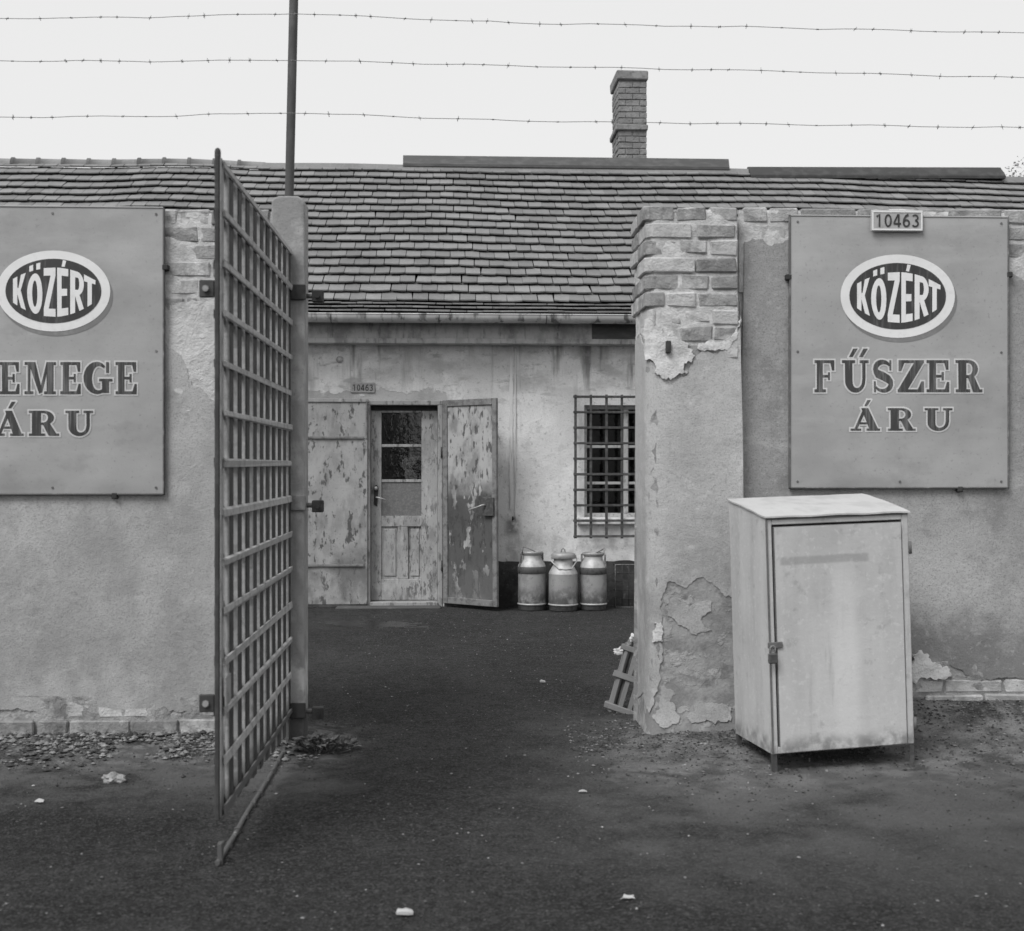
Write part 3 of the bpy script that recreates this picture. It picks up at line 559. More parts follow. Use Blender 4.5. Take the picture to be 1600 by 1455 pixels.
for lab, wp in WIRES:
    wire = thing('barbed_wire', lab, 'barbed wire', (xm, 6.13, onY(456, wp[3][1], 6.13)[1]), group='barbed wire strands')
    P = []
    for i in range(len(wp) - 1):
        (x0, y0), (x1, y1) = wp[i], wp[i + 1]
        for k in range(10):
            t = k / 10; x = x0 + (x1 - x0) * t; y = y0 + (y1 - y0) * t + .9 * math.sin(x * .031) + 1.2 * NZ(x * .02, y0)
            a, b = onY(x, y, 6.13); P.append(Vector((a, 6.13, b)))
    s = MB(); s.tube(P, .0016, 5)
    s.build('strand', m_wire, wire)
    bm_ = MB(); dist = 0; nxt = .05
    for i in range(len(P) - 1):
        L = (P[i + 1] - P[i]).length
        while nxt < dist + L:
            q = P[i].lerp(P[i + 1], (nxt - dist) / L)
            for e in (0, 1):
                an = random.uniform(0, 6.28); v = Vector((random.uniform(-.5, .5), math.cos(an), math.sin(an))).normalized() * random.uniform(.009, .015)
                bm_.tube([q - v, q + v], .0012, 4)
            bm_.tube([q - Vector((.006, 0, 0)), q + Vector((.006, 0, 0))], .003, 5)
            nxt += .125 * random.uniform(.55, 1.5)
        dist += L
    bm_.build('barb', m_wire, wire, kind='stuff')

# ------------------------------------------------------------------ iron gate, swung open towards the street
GX, GY0, GY1 = -.785, 6.09, 4.30
gate = thing('iron_gate', 'tall iron lattice gate swung open towards the street from the concrete post', 'gate', (GX, GY0, 0))
top0 = 2.358
def gx_(y, z): return GX + .008 * NZ(y * 1.3, z * 1.1, 3)
ncol = 10; dy = (GY0 - GY1) / (ncol + .15)
for k in range(ncol + 1):
    y = GY1 + .055 + dy * k if k else GY1
    if k == 0:
        MB().cbox(GX - .013, GX + .004, y, y + .03, .145, top0 + .008, c=.004).build('stile', m_gated, gate)
        MB().lathe([(.0001, .022), (.008, .017), (.0105, .008), (.0105, -.01)], 10, (GX - .0045, y + .014, top0 + .012)).build('knob', m_gated, gate)
        MB().cbox(GX + .0045, GX + .0095, y + .003, y + .05, .155, top0 - .001, c=.002).build('stile_flat', m_gate, gate)
    else:
        y = GY1 + dy * k
        last = k == ncol
        wv = .03
        t = MB(); zl = .012 if last else .15 - .08 * k / ncol; t.cbox(GX - .010, GX + .0035, y - .006, y, zl, top0, c=.0015, jit=.003); br = t.build('stile' if last else 'bar', m_gate, gate); t = MB(); t.cbox(GX - .004, GX + .0085, y + .0005, y + .068, zl + .001, top0 - .002, c=.0015, jit=.001); t.build('bar_shade_side', m_gated, br)  # dark rib added behind each bar, coloured as its shaded side and gap
for k in range(14):
    z = top0 - .0195 - .1665 * k
    t = MB(); t.cbox(GX + .0105, GX + .0185, GY1 + .02, GY0 + .012, z - .0125, z + .0125, c=.002, jit=.004); t.build('cross_flat', m_gflat, gate)
    t = MB(); t.cbox(GX - .0215, GX - .0135, GY1 + .034, GY0 + .012, z - .0165, z + .0165, c=.002, jit=.002); t.build('cross_flat', m_gated, gate)
rail = MB().tube([(GX + .002 * math.sin(i * .9), GY1 - .02 + (GY0 - GY1 + .02) * i / 14, .012 + .0015 * math.sin(i * 1.7)) for i in range(15)], .009, 6).build('bottom_rail', m_gflat, gate)
for k in range(ncol):
    y = GY1 + dy * k; MB().cbox(GX - .006, GX + .012, y, y + .03, -.004, .024 if k else .07, c=.002, jit=.003).build('bar_stub', m_gated, rail)
for py in (452, 1098):
    x, z = onY(318, py, GY1 + .02)
    lug = MB().cbox(GX - .065, GX - .0135, GY1 + .004, GY1 + .014, z - .03, z + .03, c=.004).build('lug', m_gated, gate)
    MB().tube([(GX - .042, GY1 - .006, z), (GX - .042, GY1 + .004, z)], .011, 8).build('rivet', m_gate, lug)
z = onY(345, 1082, GY1)[1]
MB().cbox(GX + .0195, GX + .025, GY1 + .01, GY1 + .1, z - .05, z + .05, c=.002).build('latch_plate', m_gate, gate)

# ------------------------------------------------------------------ lettering: strokes in a unit box, y up
def arc(cx, cy, rx, ry, a0, a1, n=14):
    return [(cx + rx * math.cos(RAD(a0 + (a1 - a0) * i / n)), cy + ry * math.sin(RAD(a0 + (a1 - a0) * i / n))) for i in range(n + 1)]
def ribbon(pts, ws):
    out = []
    n = len(pts)
    if not isinstance(ws, (list, tuple)): ws = [ws] * n
    Lf, Rt = [], []
    for i, p in enumerate(pts):
        a = Vector(pts[max(i - 1, 0)]); b = Vector(pts[min(i + 1, n - 1)]); d = (b - a).normalized(); nn = Vector((-d.y, d.x))
        Lf.append(Vector(p) + nn * ws[i] / 2); Rt.append(Vector(p) - nn * ws[i] / 2)
    return [[tuple(Rt[i]), tuple(Rt[i + 1]), tuple(Lf[i + 1]), tuple(Lf[i])] for i in range(n - 1)]
def R_(x0, y0, x1, y1): return [[(x0, y0), (x1, y0), (x1, y1), (x0, y1)]]
def ring(cx, cy, rx, ry, wx, wy, a0=0, a1=360, n=24):
    o = arc(cx, cy, rx, ry, a0, a1, n); i_ = arc(cx, cy, rx - wx, ry - wy, a0, a1, n)
    return [[o[k], o[k + 1], i_[k + 1], i_[k]] for k in range(n)]
SANS = {
 'K': R_(0, 0, .34, 1) + [[(.34, .4), (.62, 1), (1, 1), (.58, .5), (.34, .5)]] + [[(.34, .62), (.34, .4), (.62, 0), (1, 0), (.58, .56)]],
 'Ö': ring(.5, .46, .5, .46, .33, .16) + R_(.14, .99, .4, 1.13) + R_(.6, .99, .86, 1.13),
 'Z': R_(0, .84, 1, 1) + R_(0, 0, 1, .16) + [[(0, .16), (.42, .16), (1, .84), (.58, .84)]],
 'É': R_(0, 0, .4, 1) + R_(.4, .84, 1, 1) + R_(.4, .42, .9, .57) + R_(.4, 0, 1, .16) + [[(.4, 1.03), (.68, 1.03), (.82, 1.17), (.52, 1.17)]],
 'R': R_(0, 0, .36, 1) + R_(.36, .85, .55, 1) + R_(.36, .4, .55, .55) + ring(.55, .7, .45, .3, .34, .15, -90, 90, 12) + [[(.36, .4), (.68, 0), (1, 0), (.68, .42)]],
 'T': R_(0, .8, 1, 1) + R_(.31, 0, .69, .8)}
def serif_dict():
    d = {}
    st = .3
    foot = lambda x0, x1: R_(x0, 0, x1, .09)
    head = lambda x0, x1: R_(x0, .91, x1, 1)
    d['F'] = R_(.12, .05, .12 + st, .95) + foot(0, .58) + head(0, 1) + [[(.88, .68), (1, .68), (1, .92), (.8, .92)]] + R_(.4, .46, .72, .54) + R_(.68, .38, .78, .62)
    d['E'] = R_(.12, .05, .12 + st, .95) + foot(0, 1) + head(0, .97) + [[(.86, .7), (.97, .7), (.97, .92), (.78, .92)], [(.8, .08), (1, .08), (1, .32), (.9, .32)]] + R_(.4, .46, .7, .54) + R_(.66, .37, .76, .63)
    u = [(.25, .95), (.25, .4)] + arc(.53, .36, .28, .3, 180, 360, 12) + [(.82, .4), (.82, .95)]
    ws = [.28] * 4 + [.25, .22, .19, .16, .14, .13, .12, .12, .12, .12, .12, .12][:11] + [.12, .12]
    ws = (ws + [.12] * len(u))[:len(u)]
    d['U'] = ribbon(u, ws) + head(0, .5) + head(.66, 1)
    s = arc(.5, .73, .36, .215, 30, 200, 9) + [(.22, .58), (.5, .5), (.76, .4)] + arc(.48, .27, .38, .225, 10, -150, 9)
    wS = [.08, .1, .12, .13, .15, .18, .2, .22, .23, .24] + [.26, .27, .26] + [.24, .22, .2, .17, .14, .12, .1, .09, .08, .08]
    d['S'] = ribbon(s, wS[:len(s)]) + R_(.8, .68, .89, 1) + R_(.06, 0, .15, .34)
    d['Z'] = head(.04, 1) + foot(0, 1) + [[(0, .06), (.36, .06), (1, .94), (.64, .94)]] + [[(.04, .66), (.14, .66), (.26, .92), (.04, .92)], [(.76, .08), (1, .08), (1, .34), (.9, .34)]]
    d['R'] = R_(.1, .05, .1 + st, .95) + foot(0, .54) + R_(0, .91, .5, 1) + R_(.38, .44, .52, .53) + ring(.5, .72, .33, .28, .2, .1, -90, 90, 12) + [[(.44, .5), (.64, .02), (.94, .02), (.68, .52)]] + R_(.66, 0, 1, .09)
    d['A'] = [[(.12, .05), (.22, .05), (.5, .84), (.44, 1)]] + [[(.36, 1), (.6, 1), (.94, .05), (.64, .05)]] + R_(.24, .28, .72, .37) + foot(0, .36) + foot(.54, 1)
    d['M'] = R_(.1, .05, .18, .95) + R_(.7, .05, .92, .95) + [[(.12, 1), (.34, 1), (.56, .1), (.46, .02)]] + [[(.46, .02), (.56, .06), (.78, 1), (.7, 1)]] + foot(0, .28) + foot(.62, 1) + head(0, .3) + head(.7, 1)
    c = arc(.52, .5, .37, .44, 50, 310, 16); wc = [.08, .1, .12, .14, .18, .22, .26, .28, .29, .28, .26, .22, .18, .14, .12, .1, .09]
    d['C'] = ribbon(c, wc) + R_(.8, .64, .9, 1)
    c2 = arc(.48, .5, .35, .44, 50, 300, 16)
    d['G'] = ribbon(c2, wc) + R_(.76, .66, .86, 1) + R_(.62, .04, .86, .44) + R_(.52, .4, .98, .48)
    return d
SER = serif_dict()
DIG = {'1': ribbon([(.2, .78), (.55, .98), (.55, 0)], .2), '0': ring(.5, .5, .44, .5, .2, .13), '4': ribbon([(.68, 0), (.68, 1)], .2) + ribbon([(.6, .98), (.08, .3)], .17) + R_(.03, .2, .97, .33),
       '6': ring(.5, .31, .44, .31, .2, .13) + ribbon([(.14, .3), (.2, .6), (.42, .84), (.76, .98)], .19), '3': ring(.46, .74, .42, .26, .2, .12, -90, 150, 14) + ring(.46, .28, .46, .28, .2, .12, -150, 90, 14)}
def place(polys, x0, x1, z0, z1, warp=None):
    out = []
    for p in polys:
        q = []
        for u, v in p:
            x = x0 + (x1 - x0) * u
            z = (z0 + (z1 - z0) * v) if warp is None else warp(x, v)
            q.append((x, z))
        out.append(q)
    return out
def letters(name, polys, surf, off, mat, parent, outline=0):
    """polygons laid on a sheet: surf(x,z)->y of the sheet; optional outline = thickened edges"""
    m = MB(); k = 0
    for p in polys:
        if outline:
            for i in range(len(p)):
                a = Vector(p[i]); b = Vector(p[(i + 1) % len(p)]); d = (b - a)
                if d.length < 1e-6: continue
                d.normalize(); nn = Vector((-d.y, d.x)) * outline; e = d * outline
                q = [a - e - nn, b + e - nn, b + e + nn, a - e + nn]
                y = off + (k % 50) * 4e-6; k += 1
                m.add([(t.x, surf(t.x, t.y) - y, t.y) for t in q], [(0, 1, 2, 3)])
        else:
            ar = sum(p[i][0] * p[(i + 1) % len(p)][1] - p[(i + 1) % len(p)][0] * p[i][1] for i in range(len(p)))
            if ar < 0: p = p[::-1]
            y = off + (k % 50) * 4e-6; k += 1
            m.add([(t[0], surf(*t) - y, t[1]) for t in p], [tuple(range(len(p)))])
    return m.build(name, mat, parent)
def disc(name, cx, cz, rx, rz, surf, off, mat, parent, n=56, m_=10):
    m = MB(); m.v.append((cx, surf(cx, cz) - off, cz))
    for j in range(1, m_ + 1):
        for k in range(n):
            a = 6.28318 * k / n; x = cx + rx * j / m_ * math.cos(a); z = cz + rz * j / m_ * math.sin(a); m.v.append((x, surf(x, z) - off, z))
    m.f = [(0, 1 + k, 1 + (k + 1) % n) for k in range(n)] + [(1 + (j - 1) * n + k, 1 + j * n + k, 1 + j * n + (k + 1) % n, 1 + (j - 1) * n + (k + 1) % n) for j in range(1, m_) for k in range(n)]
    m.sm = [True] * len(m.f); return m.build(name, mat, parent)
def sign(label, Y, cx, left, right, ytop, ybot, words, dx, seed):
    """painted sheet-metal sign board on a wall plane; pixel sizes give its place on that plane"""
    x0, z0 = onY(left, ybot, Y); x1, _ = onY(right, ybot, Y); z1 = onY(cx, ytop, Y)[1]
    t = thing('shop_sign', label, 'sign', ((x0 + x1) / 2, Y, z0), group='shop signs on the street wall')
    YS = Y - .024
    def surf(x, z):
        e = min(x - x0, x1 - x, z - z0, z1 - z); k = max(0, min(1, e / .05))
        return YS - .007 * k * (NZ(x * 2.6 + seed, z * 2.2, 1) + .6 * NZ(x * 7 + seed, z * 3, 5) + .5 * abs(NZ(x * 3 + seed, z * 9, 2))) - .002 * k
    m = MB(); nx_, nz_ = 44, 54
    m.v = [(x0 + (x1 - x0) * i / nx_, surf(x0 + (x1 - x0) * i / nx_, z0 + (z1 - z0) * j / nz_), z0 + (z1 - z0) * j / nz_) for j in range(nz_ + 1) for i in range(nx_ + 1)]
    m.f = [(j * (nx_ + 1) + i, j * (nx_ + 1) + i + 1, (j + 1) * (nx_ + 1) + i + 1, (j + 1) * (nx_ + 1) + i) for j in range(nz_) for i in range(nx_)]
    m.sm = [True] * len(m.f)
    m.build('panel', m_sign, t)
    e = .008
    for nm, b in (('edge', (x0 - e, x1 + e, YS - .004, YS + .02, z1 + .0005, z1 + e)), ('edge', (x0 - e, x1 + e, YS - .004, YS + .02, z0 - e, z0 - .0005)), ('edge', (x0 - e, x0 - .0005, YS - .004, YS + .02, z0 - e, z1 + e)), ('edge', (x1 + .0005, x1 + e, YS - .004, YS + .02, z0 - e, z1 + e))):
        MB().cbox(*b, c=.002).build(nm, m_sign if b[4] > z1 else m_signedge, t)
    MB().box(x0 + .02, x1 - .02, YS + .012, YS + .02, z0 + .02, z1 - .02).build('backing', m_signedge, t)
    for xx, zz in ((x1 + .012, z1 - .28), (x0 + (x1 - x0) * .78, z0 - .012), (x0 - .012, z1 - .3)): MB().cbox(xx - .014, xx + .014, YS - .006, Y + .012, zz - .014, zz + .014, c=.004).build('fixing_clip', m_iron, t)
    for fx in (.03, .5, .97):
        for fz in (.02, .5, .98):
            if (fx, fz) != (.5, .5): xx, zz = x0 + (x1 - x0) * fx, z0 + (z1 - z0) * fz; MB().tube([(xx, surf(xx, zz) - .003, zz), (xx, surf(xx, zz) + .002, zz)], .006, 8).build('screw', m_signedge, t)
    px = lambda x, y: onY(x + dx, y, YS)
    ecx, ecz = px(1402, 455 if dx else 463)
    sc_ = (onY(1402 + 100, 463, YS)[0] - onY(1402, 463, YS)[0]) / 100 if not dx else (px(1502, 463)[0] - px(1402, 463)[0]) / 100
    disc('emblem_shade', ecx + .012, ecz - .022, sc_ * 89, sc_ * 64, surf, .0012, m_shade, t)
    disc('emblem_ring', ecx, ecz, sc_ * 89, sc_ * 64, surf, .0024, m_white, t)
    disc('emblem_field', ecx, ecz, sc_ * 75, sc_ * 51, surf, .0036, m_black, t)
    def warp(x, v):
        u = (x - ecx) / (sc_ * 66); tp = sc_ * (22 + 20 * max(0, 1 - u * u)); bt = -sc_ * (14 + 27 * max(0, 1 - (u * .95) ** 2))
        tp -= sc_ * 5
        return ecz + bt + (tp - bt) * v
    for ch, a_, b_ in (('K', -63, -43), ('Ö', -41, -17), ('Z', -15, 3.5), ('É', 6, 23.5), ('R', 26.5, 48), ('T', 48, 66)):
        letters('emblem_letter', place(SANS[ch], ecx + sc_ * a_, ecx + sc_ * b_, 0, 1, warp), surf, .005, m_white, t)
    for wtop, wt, wb, gl in words:
        for ch, a_, b_ in gl:
            xa, za_ = px(a_ - (0 if not dx else dx), wb); xb, zb_ = px(b_ - (0 if not dx else dx), wt)
            A = []; base = {'Ű': 'U', 'Á': 'A'}.get(ch, ch)
            P = place(SER[base], xa, xb, za_, zb_)
            h = zb_ - za_; mm = (xa + xb) / 2
            if ch == 'Ű':
                for o in (-.2, .12): A += [[(mm + h * o, zb_ + h * .1), (mm + h * (o + .12), zb_ + h * .1), (mm + h * (o + .28), zb_ + h * .36), (mm + h * (o + .14), zb_ + h * .36)]]
            if ch == 'Á': A += [[(mm - h * .04, zb_ + h * .1), (mm + h * .08, zb_ + h * .1), (mm + h * .26, zb_ + h * .36), (mm + h * .1, zb_ + h * .36)]]
            for nm, Q in [('letter', P)] + [('accent', [q]) for q in A]:
                lo = letters(nm, Q, surf, .0034, m_letter, t)
                letters(nm + '_outline', Q, surf, .0018, m_outl, lo, outline=.0075)
    return t
sign('flat grey shop sign reading FŰSZER ÁRU above the metal cabinet', YR, 1402, 1234, 1571, 341, 761,
     [('FŰSZER', 563, 613, (('F', 1272, 1303), ('Ű', 1315, 1357), ('S', 1363, 1396), ('Z', 1402, 1443), ('E', 1447, 1482), ('R', 1492, 1534))), ('ÁRU', 638, 673, (('Á', 1328, 1374), ('R', 1386, 1430), ('U', 1444, 1487)))], 0, 0.0)
sign('buckled grey shop sign whose lower lines end in EMEGE and ÁRU', YL, 85, -88, 256, 326, 771,
     [('CSEMEGE', 566, 616, (('C', -76, -44), ('S', -38, -8), ('E', 0, 31), ('M', 39, 88), ('E', 95, 127), ('G', 132, 177), ('E', 181, 214))), ('ÁRU', 642, 681, (('Á', -8, 38), ('R', 46, 93), ('U', 103, 146)))], -1318, 4.0)
def number_plate(label, x0p, x1p, y0p, y1p, Y, mat, dig, worn):
    x0, x1, z0, z1 = rectpx(x0p, y0p, x1p, y1p, Y)
    t = thing('number_plate', label, 'number plate', ((x0 + x1) / 2, Y, z0), group='plates numbered 10463')
    MB().cbox(x0, x1, Y - .008, Y, z0, z1, c=.004).build('plate', mat, t)
    b = (x1 - x0) * .035
    for q in ((x0 + b * .6, x1 - b * .6, z1 - b * 1.4, z1 - b * .6), (x0 + b * .6, x1 - b * .6, z0 + b * .6, z0 + b * 1.4), (x0 + b * .6, x0 + b * 1.4, z0 + b * 1.45, z1 - b * 1.45), (x1 - b * 1.4, x1 - b * .6, z0 + b * 1.45, z1 - b * 1.45)):
        MB().box(q[0], q[1], Y - .0105, Y - .0082, q[2], q[3]).build('rim', m_white if not worn else m_plate, t)
    P = []; W = x1 - x0; n = 5
    for i, ch in enumerate('10463'):
        a = x0 + W * (.075 + .173 * i); P += place(DIG[ch], a, a + W * .155, z0 + (z1 - z0) * .2, z1 - (z1 - z0) * .2)
    letters('digits', P, lambda x, z: Y - .0085, .002, dig, t)
    return t
number_plate('clean grey plate numbered 10463 hanging over the top edge of a sign', 1360, 1442, 329, 362, YR - .042, m_plate, m_iron, False)
number_plate('small worn plate numbered 10463 on the facade above the shop door', 548, 586, 598, 614, YF - .002, m_plated, m_iron, True)

# ------------------------------------------------------------------ metal cabinet
cl = onG(1208, 1199, .02)
CW, CD, CB = .665, .45, .085
cab = thing('metal_cabinet', 'pale dented sheet-metal cabinet with sloping lid on four short legs, padlocked', 'cabinet', (cl[0], cl[1], gz(*cl) - .006), (0, RAD(-1.8), RAD(8)))
CH = 1.115; BH = 1.175
def cabpan(name, v, f, mat, par=cab):
    m = MB(); m.add(v, f); return m.build(name, mat, par, local=True)
b = MB()
# body: slightly buckled sides
def panel(m, a, bb, c, d, n=14, amp=.004, seed=0.0):
    a, bb, c, d = map(Vector, (a, bb, c, d)); nn = (bb - a).cross(d - a).normalized(); base = len(m.v)
    for j in range(n + 1):
        for i in range(n + 1):
            u, v = i / n, j / n; p = a.lerp(bb, u).lerp(d.lerp(c, u), v); k = min(u, 1 - u, v, 1 - v) * 4; k = min(1, k)
            p = p + nn * amp * k * NZ(p.x * 5 + seed, p.y * 5, p.z * 4); m.v.append(tuple(p))
    for j in range(n):
        for i in range(n): q = base + j * (n + 1) + i; m.f.append((q, q + 1, q + n + 2, q + n + 1)); m.sm.append(True)
panel(b, (0, CD, CB), (0, 0, CB), (0, 0, CH), (0, CD, BH), seed=2)
panel(b, (CW, 0, CB), (CW, CD, CB), (CW, CD, BH), (CW, 0, CH), seed=5)
panel(b, (CW, CD, CB), (0, CD, CB), (0, CD, BH), (CW, CD, BH), seed=8)
b.add([(0, .03, CB), (CW, .03, CB), (CW, CD, CB), (0, CD, CB)], [(0, 3, 2, 1)])
b.build('body', m_cab, cab, local=True)
for q, nm in (((0, .026, -.002, .03, CB, CH), 'front_frame'), ((CW - .03, CW, -.002, .03, CB, CH), 'front_frame'), ((.0265, CW - .0305, -.001, .03, CH - .035, CH - .002), 'front_frame'), ((.0265, CW - .0305, -.001, .03, CB, CB + .03), 'front_frame')):
    MB().cbox(*q, c=.003).build(nm, m_cab, cab, local=True)
dm = MB(); dm.cbox(.032, CW - .036, .0, .012, CB + .004, CH - .043, c=.003)
door = MB(); panel(door, (.034, -.0085, CB + .006), (CW - .038, -.0085, CB + .006), (CW - .038, -.0085, CH - .045), (.034, -.0085, CH - .045), amp=.005, seed=11)
MB().cbox(-.0035, .0055, -.0065, -.0025, CB, CH, c=.001).build('corner_angle', m_cabseam, cab, local=True)
MB().cbox(.006, CW, -.0055, -.0025, CH - .012, CH - .002, c=.001).build('top_angle', m_cabseam, cab, local=True)
do = dm.build('door_edge', m_cabseam, cab, local=True); dp = door.build('door', m_cab, cab, local=True)
# lid with folded, wavy edge
lid = MB(); n = 16
def lz(u, v): return CH + .004 + (BH + .006 - CH) * v + .012 * math.sin(math.pi * v) * u * .6 + .004 * NZ(u * 5, v * 4, 6) - (.01 * max(0, u - .8) * 5 * (1 - v)) * .4
lid.v = [(-.007 + (CW + .014) * i / n, -.014 + (CD + .02) * j / n, lz(i / n, j / n)) for j in range(n + 1) for i in range(n + 1)]
lid.f = [(j * (n + 1) + i, j * (n + 1) + i + 1, (j + 1) * (n + 1) + i + 1, (j + 1) * (n + 1) + i) for j in range(n) for i in range(n)]; lid.sm = [True] * len(lid.f)
edge = [i for i in range(n + 1)] + [j * (n + 1) + n for j in range(1, n + 1)] + [n * (n + 1) + i for i in range(n - 1, -1, -1)] + [j * (n + 1) for j in range(n - 1, 0, -1)]
tv = list(lid.v)
for k in range(len(edge)):
    a, c = tv[edge[k]], tv[edge[(k + 1) % len(edge)]]
    lid.add([a, c, (c[0], c[1], c[2] - .007), (a[0], a[1], a[2] - .007)], [(0, 3, 2, 1)])
lo_ = lid.build('lid', m_cabtop, cab, local=True)
for (x, y) in ((.0, .002), (CW - .022, .002), (.0, CD - .024), (CW - .022, CD - .024)):
    gzv = -.03
    m = MB(); m.box(x + .001, x + .021, y, y + .004, gzv, CB - .001); m.box(x + (.001 if x < .1 else .017), x + (.005 if x < .1 else .021), y + .0045, y + .022, gzv, CB - .001); m.build('leg', m_grille, cab, local=True)
for zz in (CB + .09, CH - .16):
    MB().tube([(CW + .006, -.004, zz - .028), (CW + .006, -.004, zz + .028)], .007, 8).build('hinge', m_cabseam, cab, local=True)
zz = .56
hs = MB(); hs.cbox(-.012, .055, -.018, -.010, zz - .012, zz + .014, c=.002); hs.build('hasp', m_cabseam, cab, local=True)
CM = Matrix.Translation(Vector((cl[0], cl[1], gz(*cl) - .006))) @ Matrix.Rotation(RAD(8), 4, 'Z') @ Matrix.Rotation(RAD(-1.8), 4, 'Y')
lk = CM @ Vector((.0, -.034, zz - .075))
pad = thing('padlock', 'small dark padlock hanging from the hasp of the metal cabinet', 'padlock', lk, (0, 0, RAD(8)))
MB().cbox(-.02, .02, -.009, .009, 0, .045, c=.005).build('case', m_aluD, pad, local=True)
MB().tube([(-.012, 0, .04)] + [(.012 * math.cos(RAD(180 - k * 18)), 0, .062 + .014 * math.sin(RAD(k * 18))) for k in range(11)] + [(.012, 0, .04)], .0035, 6).build('shackle', m_steelf, pad, local=True)

# ------------------------------------------------------------------ shop building
shop = thing('shop_building', 'low plastered shop with tiled roof, brick chimney, worn door and barred window', 'building', (0, YF + 2.2, 0))
XA, XB = -7.5, 8.5
dx0, dz1 = onY(577, 631, YF); dx1, dz0 = onY(686, 944, YF); dz0 = .03
wx0, wz1 = onY(913, 633, YF); wx1, wz0 = onY(1040, 808, YF)
ZW = 2.62
fm = MB()
hole_d = [(dx0, -.05), (dx1, -.05), (dx1, dz1), (dx0, dz1)]
out = [(XA, -.1), (dx0, -.1), (dx0, dz1), (dx1, dz1), (dx1, -.1), (XB, -.1), (XB, ZW), (XA, ZW)]
hole_w = [(wx0, wz0), (wx0, wz1), (wx1, wz1), (wx1, wz0)]
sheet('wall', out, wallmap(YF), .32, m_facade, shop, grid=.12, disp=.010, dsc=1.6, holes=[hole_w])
im = MB()
im.box(XA, XB, YF + 4.6, YF + 4.9, -.1, ZW); im.box(XA, XA + .3, YF + .33, YF + 4.59, -.1, ZW); im.box(XB - .3, XB, YF + .33, YF + 4.59, -.1, ZW)
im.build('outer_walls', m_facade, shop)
MB().box(XA + .31, XB - .31, YF + .33, YF + 4.59, ZW - .06, ZW - .01).build('ceiling', m_inside, shop)
MB().box(XA + .31, XB - .31, YF + .33, YF + 4.59, -.06, .02).build('interior_floor', m_inside, shop)
MB().box(-1.6, 2.6, YF + 1.6, YF + 1.7, .03, ZW - .07).build('inner_partition', m_inside, shop)
# plinth (two runs, leaving the door free)
zpl = onY(850, 877, YF)[1]
for a, b_ in ((XA, onY(440, 900, YF)[0]), (onY(694, 900, YF)[0], XB)):
    sheet('plinth', jag([(a, -.08), (b_, -.08), (b_, zpl), (a, zpl)], .008, .05, 2, fixed=(0, 1, 3)), wallmap(YF - .022), .02, m_plinth, shop, grid=.09, disp=.006, dsc=5)
# eaves band, moulding, gutter
YB = 11.93
zb1 = onY(735, 507, YB)[1]; zb0 = onY(735, 529, YB)[1]
xs_, _ = onY(925, 520, YB)
MB().box(XA, xs_ - .001, YB, YF + .1, zb0, zb1 + .05).build('eaves_band', m_fascia, shop)
MB().box(xs_ + .001, XB, YB + .004, YF + .1, zb0, zb1 + .05).build('eaves_band', m_tinr, shop)
zm = onY(735, 537, YB - .02)[1]
MB().box(XA, XB, YB - .03, YF + .1, zm, zb0 - .002).build('moulding', m_fascia, shop, bevel=.006)
gy_, gzc = 11.72, onY(735, 493, 11.72)[1]
gm_ = MB(); ng = 10; rg = .07
for k in range(ng + 1):
    a_ = math.pi + math.pi * k / ng
    for x in (XA, XB): gm_.v.append((x, gy_ + rg * math.cos(a_), gzc + rg * math.sin(a_)))
nseg = 60
gm_ = MB(); xsn = [XA + (XB - XA) * i / nseg for i in range(nseg + 1)]
for th_ in (0, .004):
    for x in xsn:
        for k in range(ng + 1):
            a_ = math.pi + math.pi * k / ng; gm_.v.append((x, gy_ + (rg - th_) * math.cos(a_), gzc + (rg - th_) * math.sin(a_) + .006 * NZ(x * .8, 3)))
for i in range(nseg):
    for k in range(ng):
        q = i * (ng + 1) + k; gm_.f.append((q, q + ng + 1, q + ng + 2, q + 1)); gm_.sm.append(True)
        q2 = q + (nseg + 1) * (ng + 1); gm_.f.append((q2, q2 + 1, q2 + ng + 2, q2 + ng + 1)); gm_.sm.append(True)
gu = gm_.build('gutter', m_gutter, shop)
for k in range(16):
    x = XA + .5 + k * .98
    MB().tube([(x, gy_ + (rg + .004) * math.cos(math.pi + math.pi * j / 8), gzc + (rg + .004) * math.sin(math.pi + math.pi * j / 8)) for j in range(9)], .004, 5).build('gutter_strap', m_tinr, gu)
MB().tube([(XA, gy_ - rg, gzc + .004), (XB, gy_ - rg, gzc + .004)], .006, 6).build('gutter_bead', m_gutter, gu)
# ---- roof: kicked eaves, then the main slope
YE, ZE = 11.76, onY(735, 489, 11.76)[1]
B1, A1 = RAD(19), RAD(36); EXP1, EXP2 = .17, .182; N1, N2 = 3, 18
def slope(t):                                          # distance up the slope -> y, z, angle
    L1 = N1 * EXP1
    if t < L1: return YE + t * math.cos(B1), ZE + t * math.sin(B1), B1
    u = t - L1; return YE + L1 * math.cos(B1) + u * math.cos(A1), ZE + L1 * math.sin(B1) + u * math.sin(A1), A1
TT = N1 * EXP1 + N2 * EXP2
YRG, ZRG, _ = slope(TT)
def sag(x, t):
    k = t / TT
    s = .022 * NZ(x * .55, t * .5, 2.5) + .009 * NZ(x * 1.3, t * .9, 8) - .012 * k * max(0, x - 1)
    return s + .05 * k * math.exp(-((x + 3.2) / .6) ** 2) * 0.6 - .03 * k * math.exp(-((x - .9) / .9) ** 2)
roof = MB(); nn_ = 48
prf = [0, N1 * EXP1, TT]
for x in [XA - .2 + (XB - XA + .4) * i / nn_ for i in range(nn_ + 1)]:
    for t in prf:
        y, z, _ = slope(t); roof.v.append((x, y + (.03 if t == 0 else 0), z - .085 + sag(x, t)))
    roof.v.append((x, 2 * YRG - YE, ZE - .02)); 
